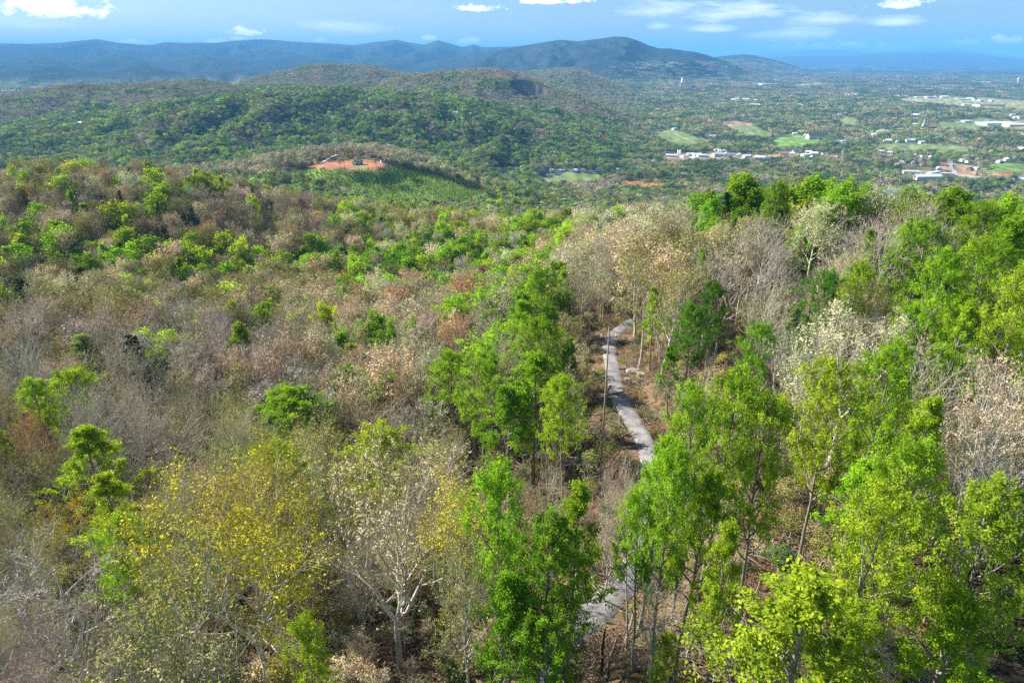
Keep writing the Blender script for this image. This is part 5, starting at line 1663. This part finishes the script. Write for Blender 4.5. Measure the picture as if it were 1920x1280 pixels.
# church with steeple
x, y, z = hit(1742, 241, 0.0, d0=1500)
e = empty('church', (x, y, z), label='brick church with reddish roof and slim white steeple on the plain', category='church'); e.rotation_euler = (0, 0, .1)
link('wall', poly_mesh('wall', *gable_wall(52, 20, 7, 5), M_BRICK), e)
link('roof', poly_mesh('roof', *gable_roof(52, 20, 7.02, 5, 1), M_ROOFR), e)
v, f = box_vf(-31, -24, -3.5, 3.5, -2, 17); st = link('steeple', poly_mesh('steeple', v, f, M_WHITE), e)
link('spire', poly_mesh('spire', *cyl_vf(4.4, .15, 17.0, 42, 4, -27.5, 0), M_WHITE), st)


def lattice(px, py, H, label):
    x, y, z = hit(px, py, 0.0, d0=1150)
    e = empty('lattice_tower', (x, y, z), label=label, category='tower')
    v, f = [], []
    k = 12
    m_ = Mesh()
    for i in range(4):
        a = i * math.pi / 2
        P = np.array([[[1.9 * math.cos(a) * (1 - .55 * t), 1.9 * math.sin(a) * (1 - .55 * t), t * H] for t in np.linspace(0, 1, k)]])
        tubes(m_, P, np.full((1, k), .28), 4)
    for j in range(k - 1):
        for i in range(4):
            a, b_ = i * math.pi / 2, (i + 1) * math.pi / 2
            t0, t1 = j / (k - 1), (j + 1) / (k - 1)
            P = np.array([[[1.9 * math.cos(a) * (1 - .55 * t0), 1.9 * math.sin(a) * (1 - .55 * t0), t0 * H], [1.9 * math.cos(b_) * (1 - .55 * t1), 1.9 * math.sin(b_) * (1 - .55 * t1), t1 * H]]])
            tubes(m_, P, np.full((1, 2), .12), 3)
    link('mast', m_.mesh('mast', M_STEEL), e)
    link('antenna', poly_mesh('antenna', *cyl_vf(.2, .12, H, H + 6, 6), M_STEEL), e)
    v, f = box_vf(-1.4, 1.4, -1.4, 1.4, H - 5, H - 2.5)
    link('equipment', poly_mesh('equipment', v, f, M_STEEL), e)


lattice(1574, 322, 54, 'slim pale lattice tower standing among trees below the valley town')
lattice(1032, 324, 15, 'short thin mast beside the small green field in the valley centre')


# lanes and streets on the plain, draped over the ground
def lane(pix, width, mat, name='road'):
    pts = []
    for px, py in pix:
        x, y, z = hit(px, py, 0.0, d0=900); pts.append((x, y, z))
    pts = np.array(pts); t = np.arange(len(pts)); tt = np.linspace(0, len(pts) - 1, 14 * len(pts))
    P = np.stack([np.interp(tt, t, pts[:, i]) for i in range(3)], -1)
    ribbon(name, P, width, mat, lift=.6, across=3, drape=True)


LANE = simple_mat('pale_lane', (.42, .41, .40)); LANE2 = simple_mat('sandy_lane', (.50, .44, .34))
lane([(1690, 325), (1740, 326), (1790, 328), (1850, 333), (1960, 338)], 12, LANE)
lane([(1781, 300), (1782, 310), (1787, 318), (1790, 327)], 11, LANE)
lane([(1790, 264), (1806, 271), (1826, 279)], 9, LANE2)
lane([(1690, 249), (1706, 246), (1722, 241), (1738, 240)], 14, LANE)
lane([(600, 307), (630, 292), (650, 288), (684, 289), (708, 292)], 5, M_CONC, 'driveway')
lane([(1010, 324), (1060, 321), (1128, 321)], 9, LANE)
lane([(1250, 296), (1330, 297), (1420, 297), (1520, 292)], 9, LANE)

# ------------------------------------------------------------------ beside the road
pole_xyz = hit(1124, 925, 0.0)
e = empty('utility_pole', pole_xyz, label='tall thin grey utility pole on the bank left of the road', category='pole')
link('pole', poly_mesh('pole', *cyl_vf(.15, .09, -.5, 25.5, 8), M_WOOD, True), e)
link('crossarm', poly_mesh('crossarm', *box_vf(-1.1, 1.1, -.06, .06, 24.0, 24.16), M_WOOD), e)
for sx in (-1, 0, 1):
    link('insulator', poly_mesh('insulator', *cyl_vf(.07, .07, 24.17, 24.45, 8, sx * .95), M_WHITE, True), e)
x, y, z = hit(1127, 1262, 0.0)
m_ = Mesh()
P = np.array([[[0, 0, -.3], [.05, .03, 1.4], [-.03, .06, 2.8], [.04, 0, 4.2], [.12, -.05, 5.4]]])
tubes(m_, P, np.array([[.17, .14, .12, .10, .03]]), 7)
link('dead_trunk', m_.mesh('dead_trunk', M_LOGD, True), None, label='black broken dead trunk standing on dark ground below the lower road', category='dead tree').location = (x, y, z)

# fallen logs and brush on the cleared bank
LOGPX = [(1120, 648, .35), (1105, 662, .5), (1135, 655, .2), (1112, 640, .4), (1148, 664, 0.05), (1135, 735, .9), (1120, 752, .6), (1150, 742, .4), (1160, 748, .75), (1140, 772, .5), (1118, 790, .3), (1105, 800, .8), (1135, 812, .4), (1160, 790, .9), (1155, 825, .3), (1170, 845, .6),
         (1125, 845, .5), (1110, 862, .2), (1150, 870, .45), (1175, 880, 1.1), (1130, 890, .3), (1105, 905, .7), (1160, 905, .2), (1098, 835, .5), (1095, 872, .35), (1190, 690, .4), (1205, 712, .8), (1150, 1235, .9), (1105, 1240, .3), (1165, 1215, 1.2)]
log_meshes = []
for i in range(4):
    rs = np.random.RandomState(70 + i)
    m_ = Mesh()
    n = 7
    P = np.stack([np.linspace(-3.2, 3.2, n), np.cumsum(rs.normal(0, .08, n)), .16 + .05 * rs.rand(n)], -1)[None]
    tubes(m_, P, np.linspace(.20, .09, n)[None] * rs.uniform(.8, 1.2), 7)
    for k in range(3 + i % 2):
        b = P[0, rs.randint(2, n)]
        q = np.stack([b, b + [rs.uniform(-.3, .9), rs.uniform(-1.0, 1.0), rs.uniform(.1, .8)], b + [rs.uniform(.4, 1.6), rs.uniform(-1.6, 1.6), rs.uniform(.1, 1.3)]])[None]
        tubes(m_, q, np.array([[.06, .04, .012]]), 4)
    log_meshes.append(m_.mesh('fallen_log', M_LOG if i % 2 else M_WOOD, True))
for i, (px, py, a) in enumerate(LOGPX):
    x, y, z = hit(px, py, 0.0)
    o = link('fallen_log', log_meshes[i % 4], None, category='log', group='fallen logs on the cleared bank')
    r = 'below the lower road' if py > 1100 else 'on the upper bank' if py < 700 else 'by the road bend' if py < 780 else 'on the middle bank' if py < 850 else 'on the lower bank'
    o['_r'] = r
    o.location = (x, y, z); o.rotation_euler = (0, rng.normal(0, .08), a + rng.normal(0, .3)); s_ = rng.uniform(.7, 1.3)
    o.scale = (s_, s_, s_)
    o['_px'] = px
lg = {}
for o in [o for o in COL.objects if o.name.startswith('fallen_log')]:
    lg.setdefault(o['_r'], []).append(o)
for r, L in lg.items():
    L.sort(key=lambda o: o['_px'])
    for i, o in enumerate(L):
        o['label'] = f"grey fallen log lying {r} beside the gravel road, {ORD[i]} from left"
        del o['_r']; del o['_px']

# pale stone slab and rocks by the bend
def rock_mesh(seed, sx, sy, sz):
    rs = np.random.RandomState(seed)
    import bmesh
    bm = bmesh.new(); bmesh.ops.create_icosphere(bm, subdivisions=2, radius=1)
    for v in bm.verts:
        k = 1 + .22 * float(perlin(v.co.x * 1.7 + seed, v.co.y * 1.7 + v.co.z * 1.3))
        v.co = Vector((v.co.x * sx * k, v.co.y * sy * k, max(-.4, min(v.co.z * 1.5, .8)) * sz * k))
    me = bpy.data.meshes.new('rock'); bm.to_mesh(me); bm.free(); me.materials.append(M_ROCK)
    return me


for i, (px, py, sx, sy, sz, lab) in enumerate([(1190, 697, 2.0, 1.4, .4, 'flat pale rock slab right of the road bend'), (1203, 703, 1.0, .8, .4, 'smaller pale rock right of the flat slab by the bend'), (1176, 712, .7, .6, .4, 'small pale rock between road and flat slab'), (1133, 707, .5, .5, .35, 'small pale rock on the bank left of the bend')]):
    x, y, z = hit(px, py, 0.0)
    o = link('rock', rock_mesh(i, sx, sy, sz), None, label=lab, category='rock', group='rocks by the road bend'); o.location = (x, y, z + .1)
